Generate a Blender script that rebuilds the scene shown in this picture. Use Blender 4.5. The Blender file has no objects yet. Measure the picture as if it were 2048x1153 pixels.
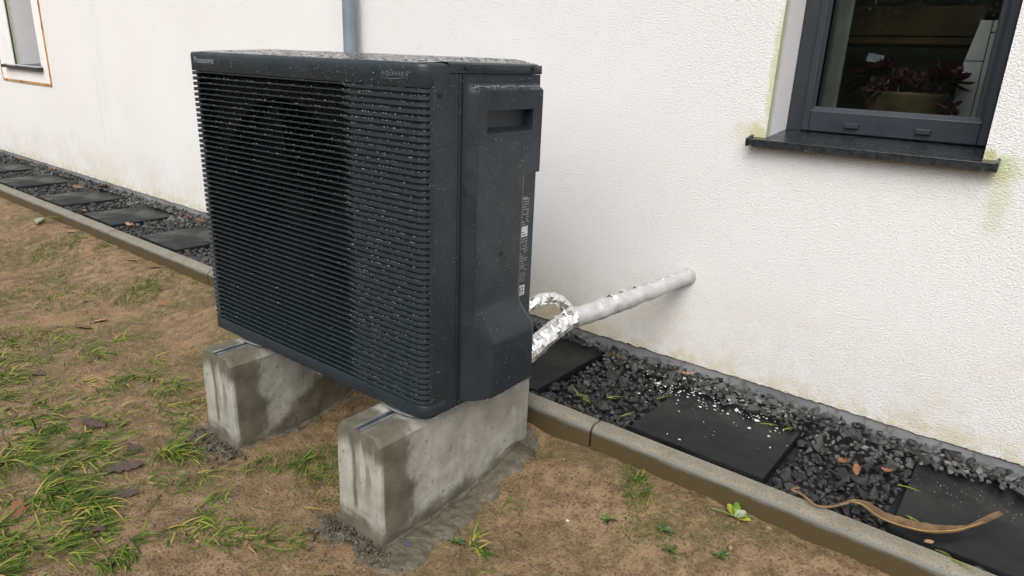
import bpy, bmesh, math, random
import numpy as np
from mathutils import Vector, Matrix, noise as mnoise

# ------------------------------------------------------------------ camera, world, sun, exposure
SC = bpy.context.scene
COL = SC.collection
random.seed(7); RNG = np.random.default_rng(7)

YAW, PITCH, ROLL = 0.6603, -0.3202, 0.0412
cam_d = bpy.data.cameras.new('camera'); cam = bpy.data.objects.new('camera', cam_d); COL.objects.link(cam)
fwd = Vector((-math.sin(YAW)*math.cos(PITCH), math.cos(YAW)*math.cos(PITCH), math.sin(PITCH)))
rgt = Vector((math.cos(YAW), math.sin(YAW), 0)); upv = rgt.cross(fwd)
r2 = math.cos(ROLL)*rgt + math.sin(ROLL)*upv; u2 = -math.sin(ROLL)*rgt + math.cos(ROLL)*upv
M = Matrix((r2, u2, -fwd)).transposed().to_4x4(); M.translation = Vector((1.9925, -1.9576, 0.9383))
cam.matrix_world = M
cam_d.sensor_width = 36.0; cam_d.lens = 1375.04/2048*36; cam_d.clip_start = 0.02; cam_d.clip_end = 400
SC.camera = cam

SUN_EL, SUN_AZ = math.radians(48), math.radians(158)      # azimuth clockwise from +y
world = bpy.data.worlds.new('World'); SC.world = world; world.use_nodes = True
wn = world.node_tree; bg = wn.nodes['Background']
sky = wn.nodes.new('ShaderNodeTexSky'); sky.sky_type = 'NISHITA'; sky.sun_disc = False
sky.sun_elevation = SUN_EL; sky.sun_rotation = SUN_AZ; sky.dust_density = 3; sky.air_density = 1.0
hs = wn.nodes.new('ShaderNodeHueSaturation'); hs.inputs['Saturation'].default_value = 0.22
wn.links.new(sky.outputs[0], hs.inputs['Color']); wn.links.new(hs.outputs[0], bg.inputs['Color'])
bg.inputs['Strength'].default_value = 0.15
sun_d = bpy.data.lights.new('sun', 'SUN'); sun_d.energy = 1.3; sun_d.angle = math.radians(50); sun_d.color = (1, .96, .9)
sun = bpy.data.objects.new('sun', sun_d); COL.objects.link(sun)
sdir = Vector((math.sin(SUN_AZ)*math.cos(SUN_EL), math.cos(SUN_AZ)*math.cos(SUN_EL), math.sin(SUN_EL)))
sun.rotation_euler = sdir.to_track_quat('Z', 'Y').to_euler()
vs = SC.view_settings; vs.view_transform = 'Standard'; vs.look = 'None'; vs.gamma = 1; vs.use_curve_mapping = False
vs.exposure = 0.52
SC.cycles.max_bounces = 8; SC.cycles.transparent_max_bounces = 8; SC.cycles.caustics_reflective = False; SC.cycles.caustics_refractive = False
SC.cycles.use_denoising = True

# ------------------------------------------------------------------ helpers
class MB:
    def __init__(s): s.v = []; s.f = []
    def add(s, vs, fs):
        o = len(s.v); s.v += [tuple(v) for v in vs]; s.f += [tuple(i+o for i in f) for f in fs]
    def box(s, x0, x1, y0, y1, z0, z1, b=0.0):
        if b <= 0:
            s.add([(x0,y0,z0),(x1,y0,z0),(x1,y1,z0),(x0,y1,z0),(x0,y0,z1),(x1,y0,z1),(x1,y1,z1),(x0,y1,z1)],
                  [(0,3,2,1),(4,5,6,7),(0,1,5,4),(1,2,6,5),(2,3,7,6),(3,0,4,7)]); return
        bm = bmesh.new(); bmesh.ops.create_cube(bm, size=1)
        for v in bm.verts: v.co = Vector(((x0+x1)/2+v.co.x*(x1-x0), (y0+y1)/2+v.co.y*(y1-y0), (z0+z1)/2+v.co.z*(z1-z0)))
        bmesh.ops.bevel(bm, geom=bm.edges[:], offset=b, segments=2, affect='EDGES', profile=.5)
        bm.verts.index_update(); s.add([v.co for v in bm.verts], [[v.index for v in f.verts] for f in bm.faces]); bm.free()
    def grid(s, pts, nu, nv, flip=False):      # pts[u*nv+v]
        fs = []
        for u in range(nu-1):
            for v in range(nv-1):
                a = u*nv+v; q = (a, a+nv, a+nv+1, a+1); fs.append(q[::-1] if flip else q)
        s.add(pts, fs)
    def tube(s, path, rad, n=12, caps=True, flat=1.0):
        P = [Vector(p) for p in path]; m = len(P); pts = []; up = Vector((0,0,1))
        for i, p in enumerate(P):
            t = (P[min(i+1,m-1)]-P[max(i-1,0)]).normalized(); a = t.cross(up)
            a = a.normalized() if a.length > 1e-3 else Vector((1,0,0)); b = a.cross(t)
            r = rad[i] if hasattr(rad,'__len__') else rad
            for k in range(n):
                th = 2*math.pi*k/n; pts.append(p + a*(r*flat*math.cos(th)) + b*(r*math.sin(th)))
        fs = [(i*n+k, i*n+(k+1)%n, (i+1)*n+(k+1)%n, (i+1)*n+k) for i in range(m-1) for k in range(n)]
        if caps: fs += [tuple(range(n))[::-1], tuple(range((m-1)*n, m*n))]
        s.add(pts, fs)
    def prism(s, poly, axis, a0, a1):          # poly in the two other axes, extruded on axis
        n = len(poly)
        def put(p, a): return (a,p[0],p[1]) if axis==0 else ((p[0],a,p[1]) if axis==1 else (p[0],p[1],a))
        s.add([put(p,a0) for p in poly]+[put(p,a1) for p in poly],
              [tuple(range(n)), tuple(range(n,2*n))[::-1]]+[(i,i+n,(i+1)%n+n,(i+1)%n) for i in range(n)])
    def mesh(s, name, mat=None, smooth=False):
        me = bpy.data.meshes.new(name); me.from_pydata(s.v, [], s.f); me.validate(); me.update()
        bm = bmesh.new(); bm.from_mesh(me); bmesh.ops.recalc_face_normals(bm, faces=bm.faces); bm.to_mesh(me); bm.free()
        if mat: me.materials.append(mat)
        if smooth:
            me.polygons.foreach_set('use_smooth', [True]*len(me.polygons))
            if isinstance(smooth, float): me.set_sharp_from_angle(angle=smooth)
        return me
    def build(s, name, mat, parent=None, smooth=False, loc=None):
        return link(name, s.mesh(name, mat, smooth), parent, loc)

def link(name, data, parent=None, loc=None):
    o = bpy.data.objects.new(name, data); COL.objects.link(o)
    if parent: o.parent = parent
    if loc is not None: o.location = loc
    return o
def tag(o, label=None, cat=None, group=None, kind=None):
    if label: o['label'] = label
    if cat: o['category'] = cat
    if group: o['group'] = group
    if kind: o['kind'] = kind
    return o
def empty(name, loc=(0,0,0), rz=0, parent=None):
    o = link(name, None, parent, loc); o.rotation_euler = (0,0,rz); o.empty_display_size = .1; return o
def sstep(a, b, x):
    t = min(1, max(0, (x-a)/(b-a))); return t*t*(3-2*t)
def fbm(x, y, z=0, o=3): return mnoise.fractal(Vector((x,y,z)), 1.0, 2.0, o)
def np_mesh(name, V, F, mat, attr=None, smooth=False):     # V (n,3), F (m,3|4) numpy
    me = bpy.data.meshes.new(name); k = F.shape[1]
    me.vertices.add(len(V)); me.vertices.foreach_set('co', V.astype(np.float32).ravel())
    me.loops.add(F.size); me.loops.foreach_set('vertex_index', F.astype(np.int32).ravel())
    me.polygons.add(len(F)); me.polygons.foreach_set('loop_start', np.arange(0, F.size, k, dtype=np.int32))
    me.polygons.foreach_set('loop_total', np.full(len(F), k, dtype=np.int32))
    me.update(calc_edges=True); me.materials.append(mat)
    if attr is not None:
        a = me.attributes.new('tone', 'FLOAT', 'POINT'); a.data.foreach_set('value', attr.astype(np.float32))
    me.polygons.foreach_set('use_smooth', np.full(len(F), smooth)); me.update(); return me

# ---- materials
class NT:
    def __init__(s, name):
        s.m = bpy.data.materials.new(name); s.m.use_nodes = True; s.t = s.m.node_tree
        s.b = s.t.nodes['Principled BSDF']; s.out = s.t.nodes['Material Output']
        s.co = s.t.nodes.new('ShaderNodeTexCoord')
    def n(s, typ, **kw):
        nd = s.t.nodes.new(typ)
        for k, v in kw.items():
            if k.startswith('i_'):
                key = k[2:]; key = int(key) if key.isdigit() else key.replace('_',' ')
                s.put(nd.inputs[key], v)
            else: setattr(nd, k, v)
        return nd
    def put(s, inp, v):
        if isinstance(v, bpy.types.NodeSocket): s.t.links.new(v, inp)
        elif isinstance(v, bpy.types.Node): s.t.links.new(v.outputs[0], inp)
        else:
            if hasattr(inp.default_value, '__len__') and hasattr(v, '__len__') and len(inp.default_value)==4 and len(v)==3: v = (*v,1)
            inp.default_value = v
    def obj(s): return s.co.outputs['Object']
    def noise(s, scale, detail=3, rough=.55, vec=None, dist=0, scl=None):
        v = vec or s.obj()
        if scl: v = s.n('ShaderNodeMapping', i_Vector=v, i_Scale=scl).outputs[0]
        nd = s.n('ShaderNodeTexNoise', i_Vector=v, i_Scale=scale, i_Detail=detail, i_Roughness=rough, i_Distortion=dist); return nd.outputs['Fac']
    def ramp(s, x, a, b, lo=0., hi=1., smooth=True):
        nd = s.n('ShaderNodeMapRange', i_Value=x); nd.interpolation_type = 'SMOOTHSTEP' if smooth else 'LINEAR'
        for k, v in zip((1,2,3,4), (a,b,lo,hi)): s.put(nd.inputs[k], v)
        return nd.outputs[0]
    def ma(s, op, a, b=0., c=0.):
        nd = s.n('ShaderNodeMath', operation=op); s.put(nd.inputs[0], a); s.put(nd.inputs[1], b); s.put(nd.inputs[2], c); return nd.outputs[0]
    def mix(s, f, a, b):
        nd = s.n('ShaderNodeMix', data_type='RGBA'); s.put(nd.inputs[0], f); s.put(nd.inputs[6], a); s.put(nd.inputs[7], b); return nd.outputs[2]
    def sep(s, v=None):
        nd = s.n('ShaderNodeSeparateXYZ', i_0=v or s.obj()); return nd.outputs
    def attr(s, name): return s.n('ShaderNodeAttribute', attribute_name=name).outputs['Fac']
    def bump(s, h, strength=.5, dist=.002):
        nd = s.n('ShaderNodeBump', i_Strength=strength, i_Distance=dist, i_Height=h); s.put(s.b.inputs['Normal'], nd.outputs[0]); return nd
    def set(s, **kw):
        for k, v in kw.items(): s.put(s.b.inputs[k.replace('_',' ')], v)
        return s.m
def mat_plain(name, col, rough=.5, metal=0., var=.15, scale=20, bump=0., bscale=200, bdist=.001, spec=.5):
    t = NT(name); n = t.noise(scale, 4)
    c2 = tuple(max(0, c*(1-var)) for c in col); c1 = tuple(c*(1+var) for c in col)
    t.set(Base_Color=t.mix(t.ramp(n,.3,.7), c2, c1), Roughness=t.ramp(t.noise(scale*2.3,3), .3,.7, max(0,rough-.06), rough+.06), Metallic=metal)
    t.b.inputs['Specular IOR Level'].default_value = spec
    if bump: t.bump(t.noise(bscale, 3), bump, bdist)
    return t.m

# plaster
t = NT('plaster'); X, Y, Z = t.sep()
base = t.mix(t.ramp(t.noise(1.3,4),.3,.7), (.79,.777,.768), (.825,.815,.808))
n2 = t.noise(3.1,5,.65); n3 = t.noise(22,4,.6)
algae = t.ma('MULTIPLY', t.ramp(Z, .42, .03), t.ramp(t.ma('ADD', t.ma('ADD', t.ma('MULTIPLY',n2,.5), t.ma('MULTIPLY',n3,.25)), t.ma('MULTIPLY', t.noise(110,3,.6), .25)), .40, .62))
base = t.mix(t.ma('MULTIPLY', algae, .5), base, (.63,.56,.36))
foot = t.ma('MULTIPLY', t.ramp(Z, .11, .03), t.ramp(n3,.35,.62)); base = t.mix(t.ma('MULTIPLY',foot,.5), base, (.56,.46,.22))
def blob(px, pz, rx, rz, amt, colr):
    global base
    d = t.ma('SQRT', t.ma('ADD', t.ma('POWER', t.ma('DIVIDE', t.ma('SUBTRACT', X, px), rx), 2.), t.ma('POWER', t.ma('DIVIDE', t.ma('SUBTRACT', Z, pz), rz), 2.)))
    d = t.ma('ADD', d, t.ma('MULTIPLY', t.ma('SUBTRACT', n3, .5), 1.4))
    base = t.mix(t.ma('MULTIPLY', t.ramp(d, 1., .25), amt), base, colr)
blob(1.318,.775,.045,.035,.75,(.55,.55,.22)); blob(1.30,.77,.09,.06,.35,(.62,.58,.36)); blob(1.335,.93,.016,.22,.6,(.55,.56,.26))
blob(1.885,.745,.06,.05,.7,(.50,.53,.24)); blob(1.90,.66,.035,.10,.45,(.56,.58,.36)); blob(1.86,.775,.02,.02,.7,(.5,.45,.15))
blob(.72,.07,.25,.09,.5,(.62,.50,.22)); blob(-3.0,.55,.03,.5,.10,(.45,.47,.47)); blob(-3.55,.3,.02,.09,.2,(.45,.42,.36)); blob(-2.9,1.0,.06,.9,.07,(.5,.52,.52))
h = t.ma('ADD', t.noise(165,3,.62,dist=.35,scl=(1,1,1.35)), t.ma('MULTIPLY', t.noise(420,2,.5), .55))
base = t.mix(t.ramp(h, .76, .56, 0., .26), base, (.44,.43,.41))       # shade in the pits of the render, put into the colour
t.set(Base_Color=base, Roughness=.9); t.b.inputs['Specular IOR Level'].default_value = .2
t.bump(h, 1., .0042)
PLASTER = t.m
t = NT('reveal_plaster'); X,Y,Z = t.sep(); n3 = t.noise(30,4)
c = t.mix(t.ramp(t.noise(6,3),.3,.7), (.84,.835,.85), (.88,.875,.885))
gm = t.ma('MULTIPLY', t.ramp(t.ma('ADD', Y, t.ma('MULTIPLY', n3, .03)), .06, .022), .8); c = t.mix(gm, c, (.42,.45,.22))
t.set(Base_Color=c, Roughness=.85); t.bump(t.noise(90,3), .3, .002); REVEAL = t.m
FASCHE = mat_plain('smooth_plaster_band', (.76,.74,.72), .85, var=.05, scale=5, bump=.3, bscale=150)
RUST = mat_plain('rusty_bead', (.42,.22,.08), .8, var=.5, scale=8)
t = NT('plinth_concrete'); c = t.mix(t.ramp(t.noise(7,5),.3,.7), (.16,.165,.17), (.26,.265,.27)); c = t.mix(t.ramp(t.noise(40,3),.55,.7), c, (.12,.12,.11))
t.set(Base_Color=c, Roughness=.8); t.bump(t.noise(120,3), .4, .002); PLINTH = t.m
WFRAME = mat_plain('anthracite_frame', (.018,.025,.033), .45, var=.1, scale=15, bump=.08, bscale=400)
SILL = mat_plain('wet_sill', (.020,.023,.026), .28, var=.4, scale=60, bump=.12, bscale=180)
t = NT('pane_glass'); t.set(Base_Color=(1,1,1), Roughness=.0, IOR=1.45); t.b.inputs['Transmission Weight'].default_value = 1
tr = t.n('ShaderNodeBsdfTransparent'); tr.inputs[0].default_value = (.93,.95,.94,1); gl = t.n('ShaderNodeBsdfGlossy'); gl.inputs['Roughness'].default_value = .0
fr = t.n('ShaderNodeFresnel', i_IOR=1.5); mx = t.n('ShaderNodeMixShader'); t.put(mx.inputs[0], t.ma('MULTIPLY', fr.outputs[0], 2.2)); t.t.links.new(tr.outputs[0], mx.inputs[1]); t.t.links.new(gl.outputs[0], mx.inputs[2])
t.t.links.new(mx.outputs[0], t.out.inputs['Surface']); PANE = t.m
ROOM = mat_plain('room_wall', (.60,.61,.58), .9, var=.2, scale=3)
WOOD = mat_plain('dark_wood', (.30,.20,.10), .6, var=.4, scale=4)
APPL = mat_plain('white_enamel', (.84,.86,.83), .4, var=.04, scale=8)
POT = mat_plain('glazed_pot', (.14,.105,.055), .45, var=.35, scale=12)
AEON = mat_plain('burgundy_leaf', (.055,.012,.020), .45, var=.7, scale=25)
PAPER = mat_plain('white_paper', (.32,.36,.40), .8, var=.05)
ZINC = mat_plain('grey_downpipe', (.19,.235,.27), .45, metal=.15, var=.1, scale=12)
# heat pump
t = NT('charcoal_casing'); X,Y,Z = t.sep()
c = t.mix(t.ramp(t.noise(9,4),.3,.7), (.012,.020,.026), (.017,.026,.034))
t.set(Base_Color=c, Roughness=t.ramp(t.noise(25,4),.35,.65,.34,.5)); t.bump(t.noise(900,2), .12, .0006); CASE = t.m
t = NT('wet_lid'); v = t.n('ShaderNodeTexVoronoi', i_Vector=t.obj(), i_Scale=120); hgt = t.ramp(v.outputs['Distance'], .55, .0)
c = t.mix(t.ramp(t.noise(30,3),.3,.7), (.020,.028,.034), (.030,.040,.046)); t.set(Base_Color=c, Roughness=.14); t.bump(hgt, .12, .002); LID = t.m
SLAT = mat_plain('charcoal_slat', (.019,.029,.034), .38, var=.12, scale=30)
DARK = mat_plain('fan_black', (.006,.007,.008), .6, var=.2)
BLACK = mat_plain('black_rubber', (.012,.012,.013), .6, var=.2)
LETTER = mat_plain('silver_print', (.22,.25,.26), .4, var=.05)
LETTER2 = mat_plain('faint_print', (.14,.16,.17), .4, var=.05)
LABELM = mat_plain('label_black', (.030,.032,.034), .5, var=.1)
PRINT = mat_plain('label_print', (.26,.28,.28), .6, var=.2, scale=300)
WHITEST = mat_plain('white_sticker', (.62,.66,.68), .5, var=.03)
GALV = mat_plain('galvanised_steel', (.42,.45,.47), .38, metal=.7, var=.2, scale=40)
t = NT('rain_water'); tr = t.n('ShaderNodeBsdfTransparent'); tr.inputs[0].default_value = (.93,.95,.97,1); gl = t.n('ShaderNodeBsdfGlossy'); gl.inputs['Roughness'].default_value = .06
fr = t.n('ShaderNodeFresnel', i_IOR=1.36); mx = t.n('ShaderNodeMixShader'); t.put(mx.inputs[0], t.ma('MINIMUM', t.ma('MULTIPLY_ADD', fr.outputs[0], 1.5, .085), 1.)); t.t.links.new(tr.outputs[0], mx.inputs[1]); t.t.links.new(gl.outputs[0], mx.inputs[2]); t.t.links.new(mx.outputs[0], t.out.inputs['Surface']); WATER = t.m
t = NT('crinkled_foil'); v2 = t.noise(120,3,.6,dist=1)
t.set(Base_Color=t.mix(t.ramp(v2,.35,.65), (.80,.80,.80), (.93,.93,.92)), Roughness=.2, Metallic=.8); t.bump(v2, .25, .002); FOIL = t.m
t = NT('foil_tape'); v2 = t.noise(26,4,.6,dist=1.2); t.set(Base_Color=t.mix(t.ramp(v2,.3,.7), (.46,.455,.45), (.56,.555,.55)), Roughness=.42, Metallic=.25); t.bump(v2, .35, .006); TAPE = t.m
# concrete
def concrete(name, side_slope, side_base):
    t = NT(name); X,Y,Z = t.sep(); n1 = t.noise(14,5,.62); n2 = t.noise(60,4,.6); st = t.noise(30,3,.6,scl=(1,1,.12))
    dry = t.mix(t.ramp(n1,.3,.7), (.28,.272,.235), (.41,.40,.355)); dry = t.mix(t.ma('MULTIPLY',t.ramp(st,.45,.7),.5), dry, (.25,.24,.19))
    wet = t.mix(t.ramp(n1,.3,.7), (.100,.092,.068), (.165,.152,.115))
    wob = t.ma('MULTIPLY', t.ma('SUBTRACT', t.ma('ADD', t.ma('MULTIPLY',n1,.7), t.ma('MULTIPLY',n2,.3)), .5), .11)
    # end face: wet cap, wet foot, run-off streaks
    endm = t.ramp(Y, .012, .006)
    zw = t.ma('ADD', Z, t.ma('MULTIPLY', t.ma('SUBTRACT', st, .5), .16))
    e = t.ma('MAXIMUM', t.ramp(zw, .215, .262), t.ramp(t.ma('ADD',Z,wob), .080, .035))
    xs = t.ma('ABSOLUTE', t.ma('SUBTRACT', t.ma('ADD', X, t.ma('MULTIPLY', t.ma('SUBTRACT', t.noise(9,2,.5,scl=(1,1,1)), .5), .03)), .064))
    e = t.ma('MAXIMUM', e, t.ma('MULTIPLY', t.ramp(xs, .010, .002), t.ramp(Z,.06,.09)))
    e = t.ma('MAXIMUM', e, t.ma('MULTIPLY', t.ma('MULTIPLY', t.ramp(st, .56,.62), .6), t.ramp(Z,.08,.2)))
    # long sides
    yw = t.ma('ADD', Y, wob)
    s = t.ma('MAXIMUM', t.ramp(yw, .115, .075), t.ramp(t.ma('SUBTRACT', t.ma('ADD', Z, wob), t.ma('ADD', t.ma('MULTIPLY', Y, side_slope), side_base)), .030, -.018))
    m = t.n('ShaderNodeMix', data_type='FLOAT'); t.put(m.inputs[0], endm); t.put(m.inputs[2], s); t.put(m.inputs[3], e); w = m.outputs[0]
    col = t.mix(w, dry, wet); col = t.mix(t.ma('MULTIPLY', t.ramp(n2,.62,.72), .6), col, (.07,.065,.05))
    pit = t.n('ShaderNodeTexVoronoi', i_Vector=t.obj(), i_Scale=26.); pm = t.ramp(pit.outputs['Distance'], .10, .05)
    pm = t.ma('MULTIPLY', pm, t.ramp(t.noise(8,2),.48,.6)); col = t.mix(t.ma('MULTIPLY',pm,.75), col, (.05,.046,.036))
    t.set(Base_Color=col, Roughness=t.ramp(w,0,1,.85,.55)); t.b.inputs['Specular IOR Level'].default_value = .3
    t.bump(t.ma('SUBTRACT', t.ma('ADD', n2, t.ma('MULTIPLY',n1,.6)), t.ma('MULTIPLY',pm,2.)), .45, .003); return t.m
t = NT('edging_concrete'); X,Y,Z = t.sep(); n1 = t.noise(10,5,.6); n2 = t.noise(160,3,.6)
c = t.mix(t.ramp(n1,.3,.7), (.185,.165,.125), (.25,.228,.18)); c = t.mix(t.ma('MULTIPLY',t.ramp(n2,.46,.66),.65), c, (.10,.09,.068))
zz = t.ma('ADD', Z, t.ma('MULTIPLY', t.ma('SUBTRACT', t.noise(70,4,.7), .5), .008)); c = t.mix(t.ramp(zz,-.006,-.010), c, (.155,.155,.135)); c = t.mix(t.ramp(t.ma('ADD',zz,t.ma('MULTIPLY', t.ma('SUBTRACT',t.noise(6,4),.5),.02)),-.013,-.024), c, t.mix(n2,(.088,.058,.020),(.058,.041,.016)))
t.set(Base_Color=c, Roughness=.8); t.bump(n2, .4, .0015); KERB = t.m
t = NT('slate_slab'); n1 = t.noise(12,5,.6); n2 = t.noise(150,3)
c = t.mix(t.ramp(n1,.3,.7), (.0065,.0082,.0085), (.010,.0122,.0125)); c = t.mix(t.ma('MULTIPLY', t.ramp(n2,.66,.74), .3), c, (.05,.053,.053))
t.set(Base_Color=c, Roughness=t.ramp(t.noise(5,4,.65),.35,.65,.30,.65)); t.b.inputs['Specular IOR Level'].default_value = .3; t.bump(n2, .2, .001); SLABM = t.m
t = NT('basalt_gravel'); tn = t.attr('tone'); n1 = t.noise(130,3,.6)
c = t.mix(tn, (.011,.0105,.010), (.25,.245,.235)); c = t.mix(t.ma('MULTIPLY',t.ramp(n1,.45,.75),.35), c, (.06,.057,.053))
t.set(Base_Color=c, Roughness=.55); t.bump(n1, .3, .002); GRAV = t.m
GRAV2 = []
for i, v in enumerate((.013,.024,.042,.08,.15)): GRAV2.append(mat_plain('basalt_stone_tone', (v,v*.98,v*.95), .55, var=.35, scale=130, bump=.3, bscale=150, bdist=.002))
FINES = mat_plain('gravel_fines', (.011,.011,.011), .8, var=.4, scale=60, bump=.5, bscale=90, bdist=.01)
t = NT('sandy_soil'); n1 = t.noise(2.2,5,.6); n2 = t.noise(24,5,.65); n3 = t.noise(150,4,.7)
c = t.mix(t.ramp(n2,.32,.68), (.150,.098,.052), (.315,.215,.122)); c = t.mix(t.ma('MULTIPLY', t.ramp(n3,.5,.7), .45), c, (.40,.29,.185)); c = t.mix(t.ma('MULTIPLY', t.ramp(n3,.48,.36), .8), c, (.05,.035,.018))
c = t.mix(t.ma('MULTIPLY', t.ramp(t.noise(1.1,3),.5,.7), .35), c, (.17,.122,.075))
c = t.mix(t.ma('MULTIPLY', t.ramp(t.noise(2.6,4,.6,dist=.5), .54, .66), .5), c, (.36,.225,.125)); c = t.mix(t.ma('MULTIPLY', t.ramp(t.noise(4.1,4,.6), .56, .70), .55), c, (.105,.075,.045))
gm = t.ma('MULTIPLY', t.ramp(t.noise(3.4,4,.65), .47, .66), t.ramp(t.noise(70,3), .36, .6)); c = t.mix(t.ma('MULTIPLY',gm,.75), c, (.085,.092,.028))
t.set(Base_Color=c, Roughness=.85); t.b.inputs['Specular IOR Level'].default_value = .25; t.bump(t.ma('ADD', n3, n2), 1., .008); SOIL = t.m
t = NT('wet_mortar'); n2 = t.noise(30,5,.65); n3 = t.noise(150,3)
c = t.mix(t.ramp(n2,.3,.7), (.068,.058,.040), (.14,.122,.088)); t.set(Base_Color=c, Roughness=.6); t.bump(t.ma('ADD',n3,n2), .7, .006); MORT = t.m
t = NT('grass_blade'); tn = t.attr('tone'); cr = t.n('ShaderNodeValToRGB', i_Fac=tn); e = cr.color_ramp.elements
e[0].position = 0; e[0].color = (.020,.042,.006,1); e[1].position = 1; e[1].color = (.36,.23,.09,1)
for p, cc in ((.35,(.060,.110,.012,1)),(.62,(.13,.185,.022,1)),(.82,(.29,.27,.05,1))): q = e.new(p); q.color = cc
t.set(Base_Color=cr.outputs[0], Roughness=.55); t.b.inputs['Specular IOR Level'].default_value = .2; GRASS = t.m

# ------------------------------------------------------------------ setting: ground
BX0, BX1, BY0, BL = .818, .974, -1.090, .548      # right block
LX0, LX1 = .214, .370                             # left block
BZG = -.150
def ground_z(x, y):
    d = -.497 - y
    z = -.066 - .078*sstep(.03, .36, d)
    z += .010*fbm(x*1.4, y*1.4, 3.1, 3) + .0055*fbm(x*13, y*13, 1.7, 3) + .0030*fbm(x*38, y*38, 5.2, 2)
    # hollow by the rear end of the right block
    z -= .045*math.exp(-(((x-1.03)/.07)**2 + ((y+.56)/.045)**2))
    return z
mb = MB(); xs = np.concatenate([np.arange(-6, -1.5, .05), np.arange(-1.5, 2.6, .0125)]); ys = np.concatenate([np.arange(-3.2,-1.8,.05), np.arange(-1.8, -.49, .0125), [-.485]])
mb.grid([(x,y,ground_z(x,y)) for x in xs for y in ys], len(xs), len(ys))
soil = mb.build('soil_ground', SOIL, smooth=True); tag(soil, kind='structure')
CLOD = SOIL
mb = MB(); mb.add([(-60,-60,-.19),(60,-60,-.19),(60,-.47,-.19),(-60,-.47,-.19)], [(0,1,2,3)])
tag(mb.build('ground', SOIL), kind='structure')

# kerb
kerb = tag(empty('kerb', (0,-.497,0)), kind='structure')
prof = [(-.006,-.20),(-.006,-.013),(-.005,-.0115),(.006,-.0006),(.008,0),(.043,0),(.046,-.003),(.046,-.20)]
def edging(L):
    m = MB(); n = 40; pts = []
    P = []
    for a, b in zip(prof[:-1], prof[1:]):
        k = max(1, int(math.dist(a,b)/.012))
        P += [(a[0]+(b[0]-a[0])*i/k, a[1]+(b[1]-a[1])*i/k) for i in range(k)]
    P.append(prof[-1])
    for i in range(n+1):
        x = L*i/n; e = .0015 if i in (0,n) else 0
        for (y,z) in P:
            d = .0003*fbm(x*60, y*60+4, z*60, 2); pts.append((x, y+d+ (e if y<.02 else -e), z+d-e))
    m.grid(pts, n+1, len(P)); m.add([pts[j] for j in range(len(P))], [tuple(range(len(P)))]); m.add([pts[n*len(P)+j] for j in range(len(P))], [tuple(range(len(P)))[::-1]])
    return m.mesh('edging_stone', KERB, .3)
em = edging(.994)
for n in range(-3, 6):
    o = link('edging_stone', em, kerb, (-2.846+n+.003+random.uniform(-.001,.001), random.uniform(-.0015,.0015), random.uniform(-.002,.001)))
    o.rotation_euler = (random.uniform(-.006,.006), random.uniform(-.001,.001), random.uniform(-.0015,.0015))

# gravel bed
bed = tag(empty('gravel_bed', (0,0,0)), kind='structure')
mb = MB(); mb.add([(-8,-.455,-.032),(4,-.455,-.032),(4,.03,-.032),(-8,.03,-.032)], [(0,1,2,3)]); mb.build('gravel_base', FINES, bed)
SLABS = [(-5.27,-4.88,-.05),(-4.55,-4.17,-.05),(-3.83,-3.45,-.06),(-3.04,-2.655,-.07),(-2.34,-1.97,-.08),(-1.64,-1.27,-.06),(-.88,-.50,-.06),(-.15,.23,-.05),(.545,.915,-.05),(1.235,1.602,-.135),(1.880,2.250,-.105),(2.55,2.93,-.1)]
def stone_shape(seed, k=11):
    r = random.Random(seed); bm = bmesh.new()
    for i in range(k):
        v = Vector((r.gauss(0,1), r.gauss(0,1), r.gauss(0,1))).normalized(); v = Vector((v.x*1.0*r.uniform(.85,1.1), v.y*.78*r.uniform(.85,1.1), v.z*.62*r.uniform(.85,1.1))); bm.verts.new(v)
    bmesh.ops.convex_hull(bm, input=bm.verts[:]); 
    loose = [v for v in bm.verts if not v.link_faces]; bmesh.ops.delete(bm, geom=loose, context='VERTS')
    bmesh.ops.triangulate(bm, faces=bm.faces[:]); bm.verts.index_update()
    V = np.array([v.co[:] for v in bm.verts]); F = np.array([[v.index for v in f.verts] for f in bm.faces]); bm.free(); return V, F
SHAPES = [stone_shape(100+i) for i in range(12)]
def rotm(a, b, c):
    return np.array(Matrix.Rotation(a,3,'Z') @ Matrix.Rotation(b,3,'X') @ Matrix.Rotation(c,3,'Y'))
stones = []
def gravel_top(x, y): return -.016 + .022*sstep(-.17,-.03,y) + .006*fbm(x*4,y*4,2,2)
for (xa, xb, dd) in ((-6.,-3.,.0185),(-3.,-.6,.0175),(-.6,.5,.022),(.5,2.6,.0165)):
    x = xa
    while x < xb:
        y = -.448
        while y < -.002:
            px = x+random.uniform(-.5,.5)*dd; py = min(-.004, y+random.uniform(-.5,.5)*dd); y += dd
            inside = next((s for s in SLABS if s[0]-.010 < px < s[1]+.010 and -.440 < py < s[2]+.018*fbm(px*14,1.3,0,2)), None)
            if inside: continue
            onsl = any(s[0] < px < s[1] and py > s[2]-.01 for s in SLABS)
            sz = random.lognormvariate(math.log(.0106), .33)
            pz = gravel_top(px,py) + random.uniform(-.007,.006)
            if onsl: pz = max(pz, .003+sz*.5)
            dry = sstep(-.19+.05*fbm(px*6,3,0,2), -.07, py) * (.4+.6*sstep(-.1,.35,fbm(px*5,py*5,9,2)))
            tone = min(1., max(.02, random.gauss(.08,.05) + dry*random.uniform(.0,.6)))
            stones.append((px,py,pz,sz,tone))
        x += dd
stones = [s for s in stones]
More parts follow.
